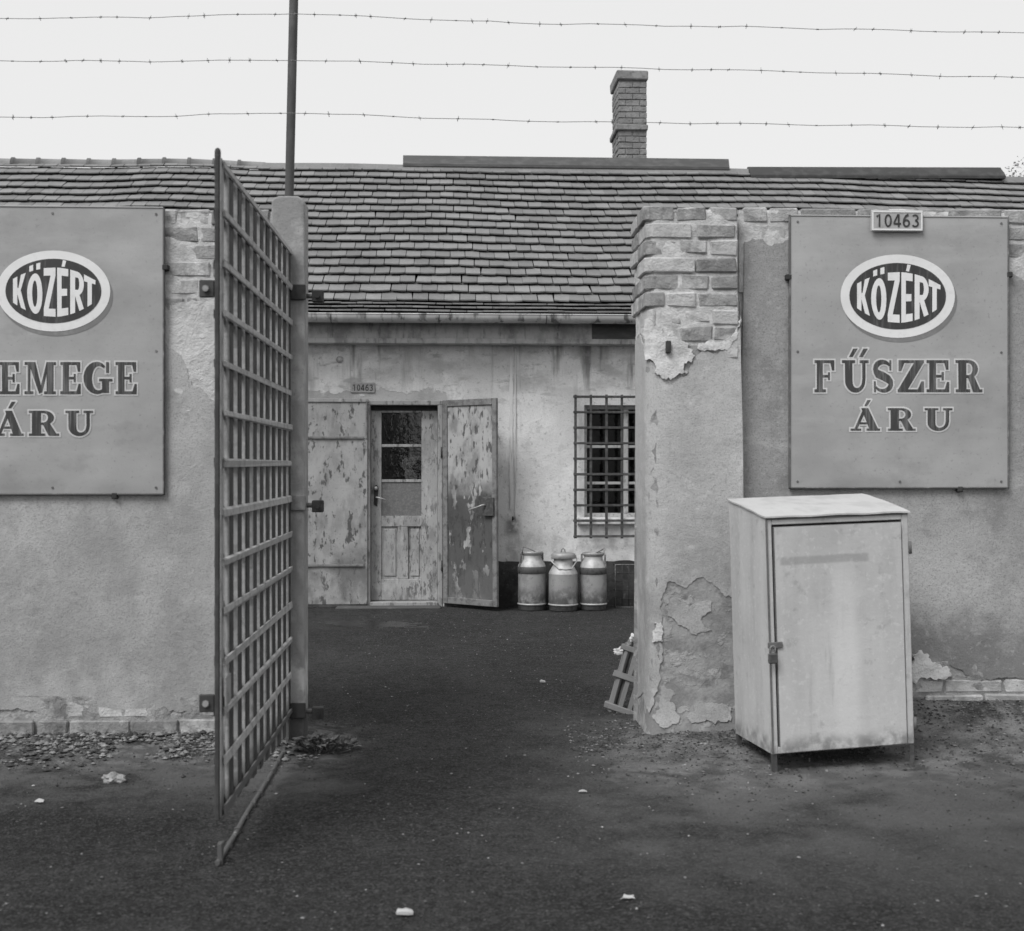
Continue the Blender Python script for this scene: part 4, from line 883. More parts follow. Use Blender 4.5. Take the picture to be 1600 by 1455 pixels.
for i in range(nn_):
    for k in range(3): q = i * 4 + k; roof.f.append((q, q + 4, q + 5, q + 1)); roof.sm.append(False)
rf = roof.build('roof', m_deck, shop)
TW = .15
def tile_mesh(seed):
    random.seed(100 + seed); m = MB(); hw = TW / 2 - .0032; L = .245; th = .013
    sk = random.uniform(-.010, .010); v = []
    prof = [(-hw, sk), (-hw * .5, sk * .5 - .004), (0, -.006), (hw * .5, -sk * .5 - .004), (hw, -sk)]
    for zz in (0, th):
        v += [(x, y, zz) for x, y in prof] + [(hw, L, zz), (-hw, L, zz)]
    m.v = v
    m.f = [(6, 5, 4, 3, 2, 1, 0), (7, 8, 9, 10, 11, 12, 13)] + [(i, (i + 1) % 7, 7 + (i + 1) % 7, 7 + i) for i in range(7)]
    m.sm = [False] * len(m.f); return m
TM = [tile_mesh(k) for k in range(7)]; tmesh = []
for k, m in enumerate(TM):
    me = bpy.data.meshes.new('roof_tile'); me.from_pydata(m.v, [], m.f); me.materials.append(m_tile); me.update(); tmesh.append(me)
random.seed(21)
rest = MB(); cand = []
for r in range(N1 + N2):
    t0 = r * EXP1 if r <= N1 else N1 * EXP1 + (r - N1) * EXP2
    y, z, ang = slope(t0 + 1e-4)
    x = XA - .1 + (TW / 2 if r % 2 else 0) + random.uniform(-.02, .02)
    while x < XB + .1:
        jx = random.uniform(-.003, .003); jt = random.uniform(-.007, .007) + .008 * NZ(x * .9, r * .4, 3)
        s = sag(x, t0); sl = sag(x + .1, t0) - sag(x - .1, t0)
        tilt = ang - .20 + random.uniform(-.012, .012)
        mat_ = Matrix.Translation((x + jx, y + jt * math.cos(ang), z + jt * math.sin(ang) + s + .006)) @ Matrix.Rotation(-sl / .2, 4, 'Y') @ Matrix.Rotation(tilt, 4, 'X') @ Matrix.Rotation(random.uniform(-.016, .016) + (.06 * random.choice((-1, 1)) if random.random() < .04 else 0), 4, 'Z')
        cand.append((r, x, mat_, random.randrange(7)))
        x += TW
def proj(p):
    d = p.y * C0 + p.x * S0; xc = p.x * C0 - p.y * S0; return CX + F * xc / d
ind = [c for c in cand if 470 < proj(c[2].translation) < 1005]
ind.sort(key=lambda c: c[0]); ids = set(id(c) for c in ind[:300])
for c in cand:
    r, x, mw, k = c
    if id(c) in ids:
        o = bpy.data.objects.new('roof_tile', tmesh[k]); col.objects.link(o); o.parent = rf
        o.matrix_basis = Matrix.Translation(-WL[rf]) @ mw
    else:
        rest.add([mw @ Vector(v) for v in TM[k].v], TM[k].f)
ro = rest.build('roof_tiles', m_tile, rf, kind='stuff')
# per-face brightness cannot vary inside one mesh by object, so it gets a position noise instead
# ridge: tile caps on the left, metal sheets on the right
zr = lambda x: ZRG + sag(x, TT)
xa_, _ = onY(-60, 255, YRG); xb_, _ = onY(409, 255, YRG)
k = 0; x = xa_
while x < xb_:
    m = MB(); L = min(.31, xb_ - x + .05); n = 8
    for (xx, rr) in ((x, .085), (x + .03, .085), (x + .031, .072), (x + L, .068)):
        for j in range(n + 1):
            a_ = math.pi * j / n; m.v.append((xx, YRG - rr * math.cos(a_), zr(xx) - .055 + rr * 1.05 * math.sin(a_)))
    for i in range(3):
        for j in range(n): q = i * (n + 1) + j; m.f.append((q, q + n + 1, q + n + 2, q + 1)); m.sm.append(True)
    m.f.append(tuple(range(n, -1, -1))); m.sm.append(False); q = 3 * (n + 1); m.f.append(tuple(range(q, q + n + 1))); m.sm.append(False)
    m.build('ridge_tile', m_tile, rf); x += .285; k += 1
rb = MB(); nb = 60; rx0, _ = onY(405, 255, YRG)
for i in range(nb + 1):
    x = rx0 + (XB - rx0) * i / nb; z = zr(x)
    rb.v += [(x, YRG - .10, z - .10), (x, YRG - .045, z + .0), (x, YRG + .045, z + .0), (x, YRG + .10, z - .10)]
for i in range(nb):
    for j in range(3): q = i * 4 + j; rb.f.append((q, q + 1, q + 5, q + 4)[::-1]); rb.sm.append(False)
rb.build('ridge_bed', m_tile, rf)
def ridge_sheet(x0p, x1p, hh, drop, mat, lift, lift1=None):
    x0, _ = onY(x0p, 255, YRG); x1, _ = onY(x1p, 255, YRG); m = MB(); n = 10
    for i in range(n + 1):
        x = x0 + (x1 - x0) * i / n; b = zr(x0) + (zr(x1) - zr(x0)) * i / n + lift + ((lift if lift1 is None else lift1) - lift) * i / n
        m.v += [(x, YRG - drop, b - drop * .72 + .03), (x, YRG - drop + .01, b - drop * .72 + .045), (x, YRG - .02, b + hh), (x, YRG + .02, b + hh), (x, YRG + drop, b - drop * .72 + .03), (x, YRG + drop, b - drop * .72), (x, YRG - drop, b - drop * .72)]
    for i in range(n):
        for j in range(7): q = i * 7; m.f.append((q + j, q + (j + 1) % 7, q + 7 + (j + 1) % 7, q + 7 + j)); m.sm.append(False)
    m.f.append(tuple(range(7))[::-1]); m.f.append(tuple(n * 7 + j for j in range(7))); m.sm += [False] * 2
    return m.build('ridge_sheet', mat, rf)
ridge_sheet(630, 1138, .085, .07, m_tinr, .03)
ridge_sheet(1168, 1562, .04, .17, m_tind, -.01, .07)
# ---- chimney
DC = 15.05
c0 = onY(966, 120, DC)[0]; c1 = onY(1011, 120, DC)[0]; zt = onY(985, 110, DC)[1]
chim = MB().box(c0 + .012, c1 - .012, DC + .012, DC + .588, ZRG - .8, zt - .03).build('chimney', m_chim, shop)
random.seed(5); bm_ = MB(); z = ZRG - .25; k = 0
while z < zt - .17:
    for side in (0, 1):
        if side == 0:
            x = c0 + .001; lens = [.17, .17] if k % 2 else [.09, .17, .09]
            tot = sum(lens); f_ = (c1 - c0 - .002) / tot
            for L in lens: bm_.cbox(x + .003, x + L * f_ - .003, DC + random.uniform(-.003, .003), DC + .1, z + .004, z + .066, c=.004, jit=.003); x += L * f_
        else:
            y = DC + .105
            for L in (.16, .16, .165): bm_.cbox(c0 + random.uniform(-.003, .003), c0 + .1, y + .004, y + L - .004, z + .004, z + .066, c=.004, jit=.003); y += L
    z += .072; k += 1
bm_.build('bricks', m_chim, chim, kind='stuff')
for za_, zb_, ov in ((zt - .115, zt, .02), (onY(985, 204, DC)[1], onY(985, 195, DC)[1], .028)):
    bmx = MB(); bmx.cbox(c0 - ov, c1 + ov * .35, DC - ov, DC + .6 + ov, za_, zb_, c=.012, jit=.006); bmx.build('corbel', m_chim, chim)
# ---- door opening: frame, timber door, threshold
fr = MB()
y0 = YF - .012
for q in ((dx0 - .03, dx1 + .035, y0, YF + .16, dz1 - .012, dz1 + .03), (dx1 - .012, dx1 + .035, y0, YF + .16, -.02, dz1 - .013), (dx0 - .03, dx0 + .008, y0, YF + .16, -.02, dz1 - .013)):
    fr.cbox(*q, c=.005)
fr.build('door_frame', m_woodd, shop)
bxo('threshold', m_woodd, shop, dx0 + .009, dx1 - .013, YF - .05, YF + .155, -.03, .045)
bxo('door_step', m_concrete, shop, dx0 - .3, dx1 + .02, YF - .20, YF - .055, -.05, .018, c=.01)
YD = YF + .1
X = lambda px: onY(px, 800, YD)[0]
Zd = lambda py: onY(630, py, YD)[1]
ox0, ox1, oz0, oz1 = dx0 + .009, dx1 - .0135, .05, dz1 - .06
sL, sR = X(596), X(658.5)
dd_ = MB()
y0, y1 = YD, YD + .045
for q in ((ox0, sL, y0, y1, oz0, oz1), (sR, ox1, y0, y1, oz0, oz1), (sL + .0005, sR - .0005, y0, y1, Zd(645), oz1), (sL + .0005, sR - .0005, y0, y1, Zd(823), Zd(806)), (sL + .0005, sR - .0005, y0, y1, oz0, Zd(905)), (X(622), X(638), y0, y1, Zd(905) + .0005, Zd(823) - .0005)):
    dd_.cbox(*q, c=.004)
dro = dd_.build('door', m_wood, shop)
bxo('lintel_shade', m_iron, shop, dx0 + .009, dx1 - .0135, YD + .01, YD + .04, dz1 - .058, dz1 - .014)  # dark strip whose colour stands in for the shadow under the lintel
for a, b_ in ((sL, X(622)), (X(638), sR)):
    pm_ = MB(); pm_.cbox(a + .0005, b_ - .0005, YD + .018, YD + .03, Zd(905) + .0005, Zd(823) - .0005, c=.002); pm_.cbox(a + .02, b_ - .02, YD + .008, YD + .0175, Zd(903) + .015, Zd(823) - .02, c=.006); pm_.build('door_panel', m_wood, dro)
for py in (696.5, 751.5): MB().cbox(sL + .0005, sR - .0005, YD + .006, YD + .04, Zd(py + 2.2), Zd(py - 2.2), c=.003).build('glazing_bar', m_wood, dro)
MB().box(sL + .001, sR - .001, YD + .02, YD + .024, Zd(694), Zd(645.5)).build('pane', m_glass, dro)
MB().box(sL + .001, sR - .001, YD + .02, YD + .024, Zd(749), Zd(699)).build('pane', m_glass, dro)
MB().box(sL + .001, sR - .001, YD + .016, YD + .024, Zd(805.5), Zd(754)).build('pane_board', m_board, dro)
# crumpled paper behind the middle pane, curtain corner behind the upper one
def paper(pts, Y, parent, name='paper_sheet', mat=m_paper):
    return sheet(name, jag([(X(x), Zd(y)) for x, y in pts], .006, .012, 3), lambda s, z, o: Vector((s, Y - o, z)), .002, mat, parent, grid=.015, disp=.02, dsc=14)
paper(((640, 704), (654, 700), (656, 712), (650, 722), (644, 730), (648, 742), (652, 749), (634, 749), (632, 736), (625, 728), (628, 718), (636, 714)), YD + .07, dro)
paper(((632, 646), (657, 646), (657, 668), (650, 658), (642, 650)), YD + .08, dro, 'curtain_corner')
hx, hz = X(588), Zd(772)
MB().prism([(hx - .022, hz - .10), (hx + .008, hz - .12), (hx + .02, hz + .06), (hx + .006, hz + .09), (hx - .02, hz + .07)], YD - .008, YD - .0002).build('handle_plate', m_iron, dro)
MB().tube([(hx + .004, YD - .006, hz - .03), (hx + .004, YD - .05, hz - .03), (hx + .03, YD - .055, hz - .035), (hx + .09, YD - .05, hz - .055)], .008, 8).build('handle', m_alul, dro)
MB().lathe([(.001, .02), (.014, .014), (.02, 0), (.014, -.014), (.001, -.02)], 12, (hx - .002, YD - .03, hz + .055)).build('lock_knob', m_alul, dro)
# ---- sheet steel shutter leaf fixed on the left of the door
lx0 = onY(452, 700, YF)[0]; lx1 = onY(576, 700, YF)[0] - .012
zz1 = onY(520, 629, YF)[1]; zz0 = .0
sl_ = MB(); panel(sl_, (lx0, YF - .035, zz0 + .03), (lx1, YF - .035, zz0 + .03), (lx1, YF - .035, zz1), (lx0, YF - .035, zz1), n=20, amp=.012, seed=3)
leafL = sl_.build('steel_shutter', m_steel, shop)
MB().box(lx0, lx1, YF - .028, YF - .024, zz0 + .03, zz1).build('back_sheet', m_steel, leafL)
MB().cbox(lx0, lx1 + .01, YF - .05, YF - .016, zz1 + .001, zz1 + .035, c=.004).build('shutter_head', m_woodd, leafL)
MB().cbox(lx1 - .012, lx1 + .0035, YF - .047, YF - .012, onY(520, 686, YF)[1], zz1 - .001, c=.003).build('shutter_edge', m_steelf, leafL)
for py in (684, 883):
    z = onY(520, py, YF)[1]; MB().cbox(lx0, lx1 - .03, YF - .053, YF - .040, z - .012, z + .012, c=.003).build('shutter_bar', m_steelf, leafL)
MB().box(lx0, lx1, YF - .04, YF - .012, .0, .028).build('shutter_foot', m_plinth, leafL)
# ---- open steel door leaf, hinged at the right side of the opening
hxp = dx1 + .045
an = math.atan2(-.44, .53)
LW = .64; LZ0 = .035; LZ1 = onY(690, 626, YF)[1] - LZ0
leaf = bpy.data.objects.new('steel_door', None); col.objects.link(leaf); leaf.parent = shop
WL[leaf] = Vector((hxp, YF - .03, LZ0)); leaf.location = WL[leaf] - WL[shop]; leaf.rotation_euler = (0, RAD(-.3), an)
fr_ = MB()
for q in ((0, .055, -.012, .022, 0, LZ1), (LW - .05, LW, -.012, .022, 0, LZ1), (.0555, LW - .0505, -.012, .022, LZ1 - .06, LZ1), (.0555, LW - .0505, -.012, .022, 0, .06)): fr_.cbox(*q, c=.004)
fr_.build('leaf_frame', m_steelf, leaf, local=True)
pn = MB(); panel(pn, (.056, .002, .0605), (LW - .051, .002, .0605), (LW - .051, .002, LZ1 - .0605), (.056, .002, LZ1 - .0605), n=20, amp=.006, seed=9)
pn.add([(.056, .012, .0605), (LW - .051, .012, .0605), (LW - .051, .012, LZ1 - .0605), (.056, .012, LZ1 - .0605)], [(0, 3, 2, 1)])
pn.build('leaf_panel', m_steel2, leaf, local=True)
MB().cbox(LW - .145, LW - .02, -.034, -.0125, .83, 1.0, c=.004).build('lock_case', m_grille, leaf, local=True)
MB().tube([(LW - .11, -.034, .93), (LW - .12, -.07, .93), (LW - .16, -.075, .915), (LW - .27, -.07, .885)], .008, 8).build('leaf_handle', m_alul, leaf, local=True)
for zz in (.35, 1.42):
    MB().tube([(-.012, 0, zz - .05), (-.012, 0, zz + .05)], .014, 8).build('leaf_hinge', m_iron, leaf, local=True)
# ---- window: casement, panes, sill, grille
YW = YF + .1
X2 = lambda px: onY(px, 720, YW)[0]; Z2 = lambda py: onY(950, py, YW)[1]
ww = MB(); fw = .035
for q in ((wx0, wx0 + fw, wz0, wz1), (wx1 - fw, wx1, wz0, wz1), (wx0 + fw + .0005, wx1 - fw - .0005, wz1 - fw, wz1), (wx0 + fw + .0005, wx1 - fw - .0005, wz0, wz0 + fw)):
    ww.cbox(q[0], q[1], YW, YW + .06, q[2], q[3], c=.003)
wxm = onY(978, 720, YW)[0]
ww.cbox(wxm - .022, wxm + .022, YW - .006, YW + .055, wz0 + fw + .0005, wz1 - fw - .0005, c=.003)
win = ww.build('window', m_winwood, shop)
for a, b_ in ((wx0 + fw, wxm - .022), (wxm + .022, wx1 - fw)):
    zs = [wz0 + fw, Z2(755), Z2(698), wz1 - fw]
    for i in (1, 2): MB().cbox(a + .0005, b_ - .0005, YW + .012, YW + .045, zs[i] - .013, zs[i] + .013, c=.003).build('glazing_bar', m_winwood, win)
    for i in range(3): MB().box(a + .001, b_ - .001, YW + .026, YW + .03, zs[i] + (.014 if i else .001), zs[i + 1] - (.014 if i < 2 else .001)).build('pane', m_glass, win)
bxo('window_sill', m_facade, shop, wx0 - .07, wx1 + .07, YF - .05, YF + .09, wz0 - .07, wz0 - .003, c=.008)
gr = bpy.data.objects.new('window_grille', None); col.objects.link(gr); gr.parent = shop; YG = YF - .085
gx0, gz1 = onY(899, 620, YG); gz0 = onY(899, 838, YG)[1]; gx1 = onY(1056, 700, YG)[0]
WL[gr] = Vector(((gx0 + gx1) / 2, YG, gz0)); gr.location = WL[gr] - WL[shop]
for k in range(8):
    x = gx0 + (gx1 - gx0) * k / 7 * .0 + (onY(899 + 24.3 * k, 700, YG)[0] - onY(899, 700, YG)[0])
    if x > gx1 + .02: break
    MB().cbox(x - .012, x + .012, YG - .004, YG + .004, gz0 - .02, gz1 + .02, c=.002, jit=.002).build('grille_bar', m_grille, gr)
for k in range(10):
    z = gz1 + (gz0 - gz1) * k / 9
    MB().cbox(gx0 - .02, gx1 + .02, YG - .0125, YG - .0045, z - .011, z + .011, c=.002, jit=.002).build('grille_flat', m_grille, gr)
for x, z in ((gx0, gz1 - .33), (gx0, gz0 + .33), (gx1, gz1 - .33), (gx1, gz0 + .33)):
    MB().tube([(x, YG + .005, z), (x, YF + .01, z)], .009, 6).build('grille_stay', m_grille, gr)
# ---- small fittings on the facade
x, z = onY(531, 562, YF)
ins = MB().lathe([(.001, 0), (.03, 0), (.034, .01), (.022, .018), (.02, .03), (.012, .036), (.001, .037)], 14).build('insulator', m_fascia, shop, local=True)
ins.location = Vector((x, YF - .001, z)) - WL[shop]; ins.rotation_euler = (RAD(90), 0, 0)
cx0, cz0 = onY(801, 812, YF); ztp = zm - .01
sheet('plaster_chase', jag([(cx0 - .03, cz0 + .1), (cx0 + .0, cz0 + .1), (cx0 + .0, ztp), (cx0 - .03, ztp)], .004, .05, 2), wallmap(YF - .009), .014, m_chase, shop, grid=.05, disp=.004, dsc=9)
MB().tube([(cx0 + .025 + .006 * NZ(zq_ * 3), YF - .012, zq_) for zq_ in [cz0 + (ztp - cz0) * i / 20 for i in range(21)]], .006, 6).build('conduit', m_chase, shop)
MB().tube([(cx0 + .0, YF + .01, cz0), (cx0, YF - .05, cz0 + .004), (cx0, YF - .055, cz0 + .03)], .01, 6).build('wall_hook', m_iron, shop)
x, z = onY(776, 678, YF); MB().tube([(x, YF + .01, z), (x, YF - .06, z)], .012, 8).build('wall_peg', m_iron, shop)

# ------------------------------------------------------------------ milk cans
def milk_can(label, px, py, r, kind, rotz, tall=1.0):
    x, y = onG(px, py, 0)
    y -= 0; z = gz(x, y)
    t = thing('milk_can', label, 'milk can', (x, y, z), (0, 0, rotz), 'milk cans by the shop wall')
    if kind == 'open':
        bz, sz, nz_, rz_ = .40, .452, .50, .535; nr = .088
    else:
        bz, sz, nz_, rz_ = .34, .405, .475, .49; nr = .088
    t.scale = (1, 1, tall)
    MB().lathe([(.001, .0), (r - .012, 0), (r - .005, .012), (r - .004, .045), (r, .052)], 36).build('foot_ring', m_aluD, t, local=True)
    MB().lathe([(r, .052), (r + .006, .056), (r + .006, .064), (r, .068)], 36).build('hoop', m_alul, t, local=True)
    prof = [(r, .068), (r + .001, .15), (r - .001, bz - .03), (r, bz)]
    MB().lathe(prof, 36).build('body', m_alu, t, local=True)
    MB().lathe([(r, bz), (r - .006, bz + .018), (nr + .012, sz), (nr, sz + .014), (nr - .002, nz_)], 36).build('shoulder', m_alul, t, local=True)
    if kind == 'open':
        MB().lathe([(r + .003, bz - .062), (r + .005, bz - .06), (r + .005, bz - .004), (r + .002, bz)], 36).build('band', m_aluD, t, local=True)
        MB().lathe([(nr - .002, nz_), (nr + .012, nz_ + .018), (nr + .014, rz_), (nr + .008, rz_ + .002), (nr - .004, nz_ + .012), (nr - .008, nz_ - .06), (nr - .008, .2)], 36).build('mouth', m_alu, t, local=True)
        h = [(-r - .006, 0, bz - .05), (-r - .006, 0, bz + .03)] + [( -.1 * math.cos(RAD(a_)), -.07 * math.sin(RAD(a_)) - .01, bz + .13 - .05 * math.cos(RAD(a_)) * -1) for a_ in range(0, 181, 15)] + [(r + .006, 0, bz + .02), (r + .006, 0, bz - .05)]
        MB().tube(h, .0055, 6).build('bail_handle', m_steelf, t, local=True)
        for s_ in (-1, 1): MB().cbox(s_ * (nr + .03) - .008, s_ * (nr + .03) + .008, -.006, .006, bz + .03, nz_ + .02, c=.002).build('side_strap', m_steelf, t, local=True)
    else:
        MB().lathe([(nr - .002, nz_), (nr + .02, nz_ + .002), (nr + .024, nz_ + .01), (nr + .024, nz_ + .04), (nr + .016, nz_ + .052), (.02, nz_ + .06), (.001, nz_ + .06)], 36).build('lid', m_alu, t, local=True)
        MB().tube([(-.02, 0, nz_ + .055), (-.014, 0, nz_ + .085), (0, 0, nz_ + .095), (.014, 0, nz_ + .085), (.02, 0, nz_ + .055)], .005, 6).build('lid_ring', m_steelf, t, local=True)
        h = [(-nr - .027, 0, nz_ + .03), (-nr - .032, -.04, nz_ - .015), (-nr + .03, -.105, nz_ - .085), (0, -.115, nz_ - .09), (nr - .03, -.105, nz_ - .085), (nr + .032, -.04, nz_ - .015), (nr + .027, 0, nz_ + .03)]
        MB().tube(h, .0065, 6).build('bail_handle', m_alul, t, local=True)
    return t
milk_can('open dented milk can with raised wire bail, beside the open steel door', 831, 953, .127, 'open', .5, 1.01)
milk_can('lidded milk can with bright hoop, in the middle of the three cans', 880, 954, .133, 'lid', .1)
milk_can('open milk can with dark shoulder band, under the barred window next to the wire crate', 927, 953, .122, 'open', 2.6, .985)
# ------------------------------------------------------------------ wire bottle crate
x, y = onG(978, 949); wc = thing('bottle_crate', 'dark upright wire bottle crate against the plinth behind the gate pier', 'crate', (x - .1, y, gz(x, y)), (0, 0, 0))
cw, chh, cd = .32, .40, .22
def rod(name, pts, r=.004, par=wc): MB().tube(pts, r, 5).build(name, m_steelf if r > .005 else m_iron, par, local=True)
for yy in (0, cd):
    rod('rim_wire', [(0, yy, 0), (cw, yy, 0), (cw, yy, chh), (0, yy, chh), (0, yy, 0)], .006)
for i in range(1, 5): rod('upright_wire', [(cw * i / 5, 0, 0), (cw * i / 5, 0, chh)])
for i in range(1, 5): rod('cross_wire', [(0, 0, chh * i / 5), (cw, 0, chh * i / 5)]); rod('cross_wire', [(0, cd, chh * i / 5), (cw, cd, chh * i / 5)])
for i in range(6): rod('side_wire', [(0, 0, chh * i / 5), (0, cd, chh * i / 5)]); rod('side_wire', [(cw, 0, chh * i / 5), (cw, cd, chh * i / 5)])
for i in range(1, 5): rod('base_wire', [(cw * i / 5, 0, 0), (cw * i / 5, cd, 0)]); 

# ------------------------------------------------------------------ slatted crate leaning at the pier
x, y = onG(962, 1112)
wcr = thing('wooden_crate', 'small slatted wooden crate tipped on end against the gate pier', 'crate', (x - .045, y + .0, gz(x, y) + .005), (RAD(-6), RAD(15), RAD(-24)))
W_, D_, H_ = .26, .17, .40
for (a, b_) in ((0, 0), (W_ - .025, 0), (0, D_ - .025), (W_ - .025, D_ - .025)):
    MB().cbox(a, a + .025, b_, b_ + .025, .012, H_, c=.003, jit=.002).build('corner_post', m_crate, wcr, local=True)
for a in (.0, .052, .105, .158, .21):
    MB().cbox(a, a + .024, -.0115, -.0015, .0, H_ - .02, c=.002, jit=.003).build('slat', m_crate, wcr, local=True)
for a in (.012, .075, .13):
    MB().cbox(-.0115, -.0015, a, a + .024, .0, H_ - .02, c=.002, jit=.003).build('slat', m_crate, wcr, local=True)
    MB().cbox(W_ + .0015, W_ + .0115, a, a + .024, .0, H_ - .02, c=.002, jit=.003).build('slat', m_crate, wcr, local=True)
for z in (.015, .19, H_ - .06):
    MB().cbox(-.022, W_ + .022, -.0225, -.0125, z, z + .032, c=.002, jit=.003).build('batten', m_crate, wcr, local=True)
    MB().cbox(-.0225, -.0125, -.0115, D_, z, z + .032, c=.002, jit=.003).build('batten', m_crate, wcr, local=True)
for k in range(4): MB().cbox(.004 + k * .065, .058 + k * .065, 0, D_, -.001, .009, c=.002, jit=.002).build('base_slat', m_crate, wcr, local=True)
MB().tube([(.02, .0, H_ - .005)] + [(.13 - .11 * math.cos(RAD(a_)), .0, H_ + .07 * math.sin(RAD(a_))) for a_ in range(10, 171, 16)] + [(.24, .0, H_ - .005)], .006, 6).build('crate_handle', m_steelf, wcr, local=True)
def crumple(name, label, cat, p, size, seed, mat=m_paper):
    m = MB(); bm = bmesh.new(); bmesh.ops.create_icosphere(bm, subdivisions=3, radius=1)
    for v in bm.verts:
        k = 1 + .5 * NZ(v.co.x * 1.6 + seed, v.co.y * 1.6, v.co.z * 1.6) + .6 * abs(NZ(v.co.x * 3.5 + seed, v.co.y * 3.5, v.co.z * 3.5)); v.co = Vector((v.co.x * size[0], v.co.y * size[1], v.co.z * size[2])) * k + Vector(p)
    bm.verts.index_update(); m.v = [tuple(v.co) for v in bm.verts]; m.f = [tuple(v.index for v in f.verts) for f in bm.faces]; m.sm = [False] * len(m.f); bm.free()
    return tag(m.build(name, mat), label, cat)
crumple('crumpled_paper', 'crumpled white paper sticking out of the slatted crate', 'paper', atD(968, 1018, 6.98), (.034, .02, .018), 3.0)
crumple('crumpled_paper', 'small white paper ball wedged between crate rim and pier', 'paper', atD(990, 996, 6.9), (.018, .02, .02), 9.0)

# ------------------------------------------------------------------ loose stones, chips, gravel
def stone(name, label, px, py, sz, seed, mat, group):
    x, y = onG(px, py, .01); z = gz(x, y)
    o = crumple(name, label, 'stone' if 'stone' in name else 'litter', (x, y, z + sz[2] * .5), sz, seed, mat)
    o['group'] = group; return o
stone('loose_stone', 'fist-sized pale stone on the earth below the left sign', 177, 1218, (.042, .03, .022), 1.0, m_mortarb, 'loose stones')
PB = MB(); random.seed(11)
def pebble(x, y, s, mb):
    bz = gz(x, y) + s * .2
    pts = [(0, 0, 1), (.9, 0, .3), (.28, .85, .3), (-.72, .53, .3), (-.72, -.53, .3), (.28, -.85, .3), (0, 0, -.6)]
    a = random.uniform(0, 6.28); ca, sa = math.cos(a), math.sin(a); el = random.uniform(.6, 1.4)
    v = []
    for p in pts:
        q = (p[0] * el * random.uniform(.75, 1.25), p[1] * random.uniform(.75, 1.25), p[2] * random.uniform(.5, .9))
        v.append((x + (q[0] * ca - q[1] * sa) * s, y + (q[0] * sa + q[1] * ca) * s, bz + q[2] * s))
    mb.add(v, [(0, 1, 2), (0, 2, 3), (0, 3, 4), (0, 4, 5), (0, 5, 1), (6, 2, 1), (6, 3, 2), (6, 4, 3), (6, 5, 4), (6, 1, 5)])
PD = MB(); PC = MB()
for i in range(6500):                                  # rubble strip under the left wall
    x = random.uniform(-3.2, -.62); y = 6.2 - abs(random.gauss(0, .2)) - .01
    if NZ(x * 3.1, y * 5, 4) < random.uniform(-.5, .25): continue
    pebble(x, y, random.choice((.003, .004, .006, .008, .011, .016)) * random.uniform(.7, 1.3), PB if random.random() < .5 else PD)
for i in range(6000):                                  # around the pier foot and the cabinet
    x = random.uniform(.55, 4.0); y = (6.2 if x < 1.5 else 6.27) - abs(random.gauss(0, .38))
    if x < .95: y += random.uniform(0, .5)
    pebble(x, y, random.choice((.0025, .003, .004, .006, .008)) * random.uniform(.7, 1.3), PB if random.random() < .4 else PD)
for i in range(16000):                                  # thin scatter elsewhere
    y = random.uniform(3.3, 11.6); x = random.uniform(-.42 * y - .1, .46 * y + .1) if y < 6 else random.uniform(-.75, 1.2 + .1 * y)
    pebble(x, y, random.choice((.002, .0025, .003, .004, .006)) * random.uniform(.7, 1.3), PD if random.random() < .9 else PB)
for i in range(26):
    y = random.uniform(3.3, 11.6); x = random.uniform(-.42 * y, .46 * y) if y < 5.8 else random.uniform(-.7, 1.0)
    pebble(x, y, random.uniform(.003, .007), PC)
PB.build('rubble', m_pebble, kind='stuff'); PD.build('soil_crumbs', m_pebd, kind='stuff'); PC.build('plaster_crumbs', m_chip, kind='stuff')
for i, (px, py, lab) in enumerate(((632, 1425, 'white paper scrap on the bare earth in front of the gate opening'), (981, 1402, 'pale folded scrap on the earth before the gate pier'), (848, 1066, 'pale flat scrap on the yard inside the gate opening'), (62, 1252, 'white plaster flake on the earth below the left wall'), (910, 1236, 'small pale flake on the earth left of the cabinet'))):
    x, y = onG(px, py, .01); z = gz(x, y) + .008; s = .024 if i < 2 else .018
    m = MB(); a = random.uniform(0, 3)
    o = sheet('scrap', jag([(x - s, y - s * .6), (x + s, y - s * .8), (x + s * .9, y + s * .5), (x - s * .6, y + s * .8)], .005, .01, i * 2.0), lambda s_, t_, o_: Vector((s_, t_, z + o_ + .004)), .004, m_chip, None, grid=.012, disp=.012, dsc=22)
    tag(o, lab, 'litter', 'pale scraps on the ground')

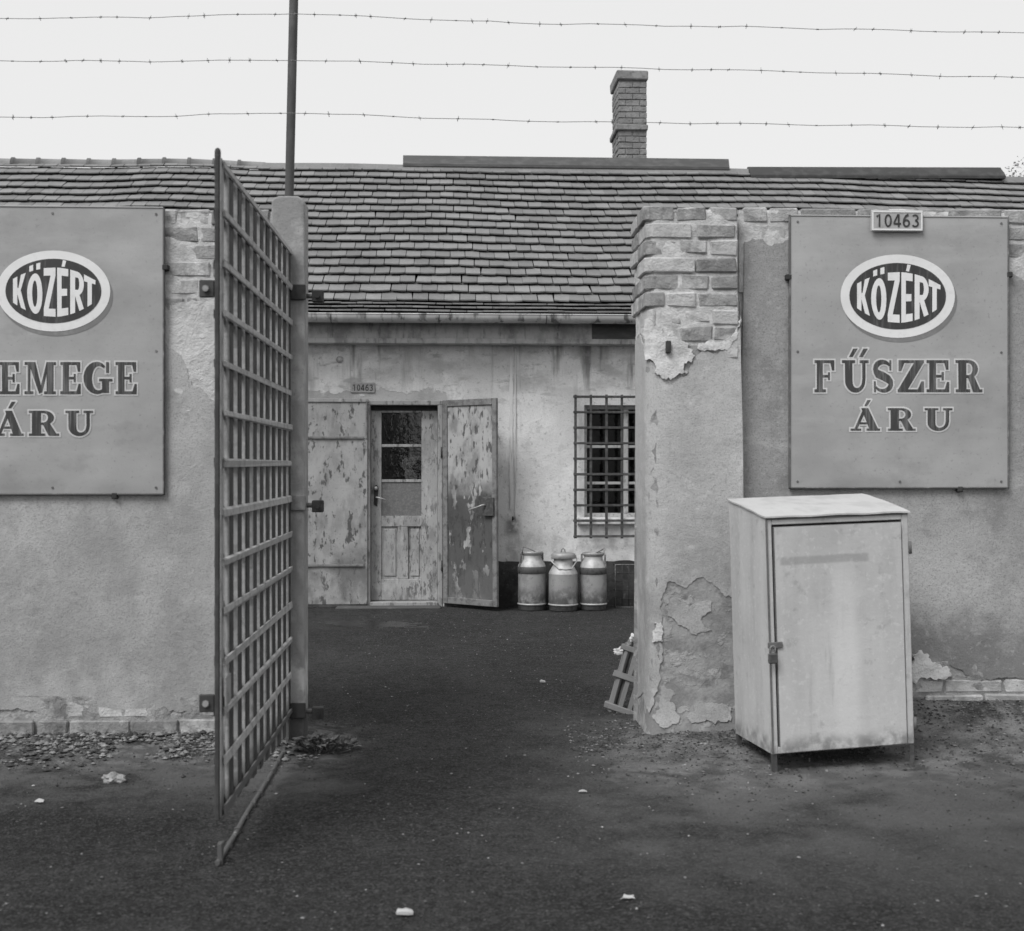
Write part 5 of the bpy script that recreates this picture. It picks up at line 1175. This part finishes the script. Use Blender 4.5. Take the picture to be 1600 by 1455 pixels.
# ------------------------------------------------------------------ weeds at the foot of the post
def weed(label, px, py, n, spread, seed):
    random.seed(seed); x, y = onG(px, py, .0); t = thing('weed', label, 'plant', (x, y, gz(x, y)))
    m = MB(); st = MB()
    for i in range(n):
        a = random.uniform(0, 6.28); r = spread * random.random() ** .7; bx_, by_ = r * math.cos(a), r * math.sin(a) * .6
        h = random.uniform(.01, .06) * (1.2 - r / spread * .6); L = random.uniform(.02, .05); wv = L * .35
        d = Vector((math.cos(a + random.uniform(-1, 1)), math.sin(a + random.uniform(-1, 1)), random.uniform(-.2, .7))).normalized(); sd_ = d.cross(Vector((0, 0, 1))).normalized()
        b0 = Vector((bx_, by_, h)); 
        m.add([b0, b0 + d * L * .5 + sd_ * wv + Vector((0, 0, .006)), b0 + d * L, b0 + d * L * .5 - sd_ * wv + Vector((0, 0, .006))], [(0, 1, 2), (0, 2, 3)])
        if i % 3 == 0: st.tube([(bx_ * .6, by_ * .6, -.01), b0], .002, 4)
    m.build('foliage', m_leaf, t, local=True); st.build('stem', m_leaf, t, local=True)
weed('low leafy weed clump growing at the foot of the concrete post', 500, 1172, 260, .16, 3)
# ------------------------------------------------------------------ tree behind the roof
random.seed(9); tx = atD(1640, 270, 21)
tr = thing('leafy_tree', 'leafy tree top rising behind the right end of the shop roof', 'tree', (tx.x, tx.y, 0))
trunk = MB(); trunk.tube([(0, 0, -.1), (.05, .02, 1.5), (-.04, 0, 3), (0, 0, 4.6)], [.16, .13, .1, .05], 10)
for a in (0.3, 1.7, 3.0, 4.3, 5.5): trunk.tube([(0, 0, 2.8), (.5 * math.cos(a), .5 * math.sin(a), 3.7), (.9 * math.cos(a), .9 * math.sin(a), 4.6)], [.06, .045, .02], 7)
trunk.build('trunk', m_bark, tr, local=True)
cr = MB(); topz = tx.z + .5
for c in range(70):
    u = random.uniform(0, 6.28); rr = random.random() ** .5 * .95; q = Vector((rr * math.cos(u), rr * math.sin(u), topz - 1.0 + random.uniform(-.9, .75) * math.sqrt(max(.05, 1 - rr * rr))))
    for i in range(70):
        p = q + Vector((random.gauss(0, .13), random.gauss(0, .13), random.gauss(0, .11))); L = random.uniform(.03, .06)
        d = Vector((random.uniform(-1, 1), random.uniform(-1, 1), random.uniform(-.8, .4))).normalized(); s_ = d.orthogonal().normalized()
        cr.add([p, p + d * L * .5 + s_ * L * .4, p + d * L, p + d * L * .5 - s_ * L * .4], [(0, 1, 2, 3)])
cr.build('crown', m_tree, tr, local=True)
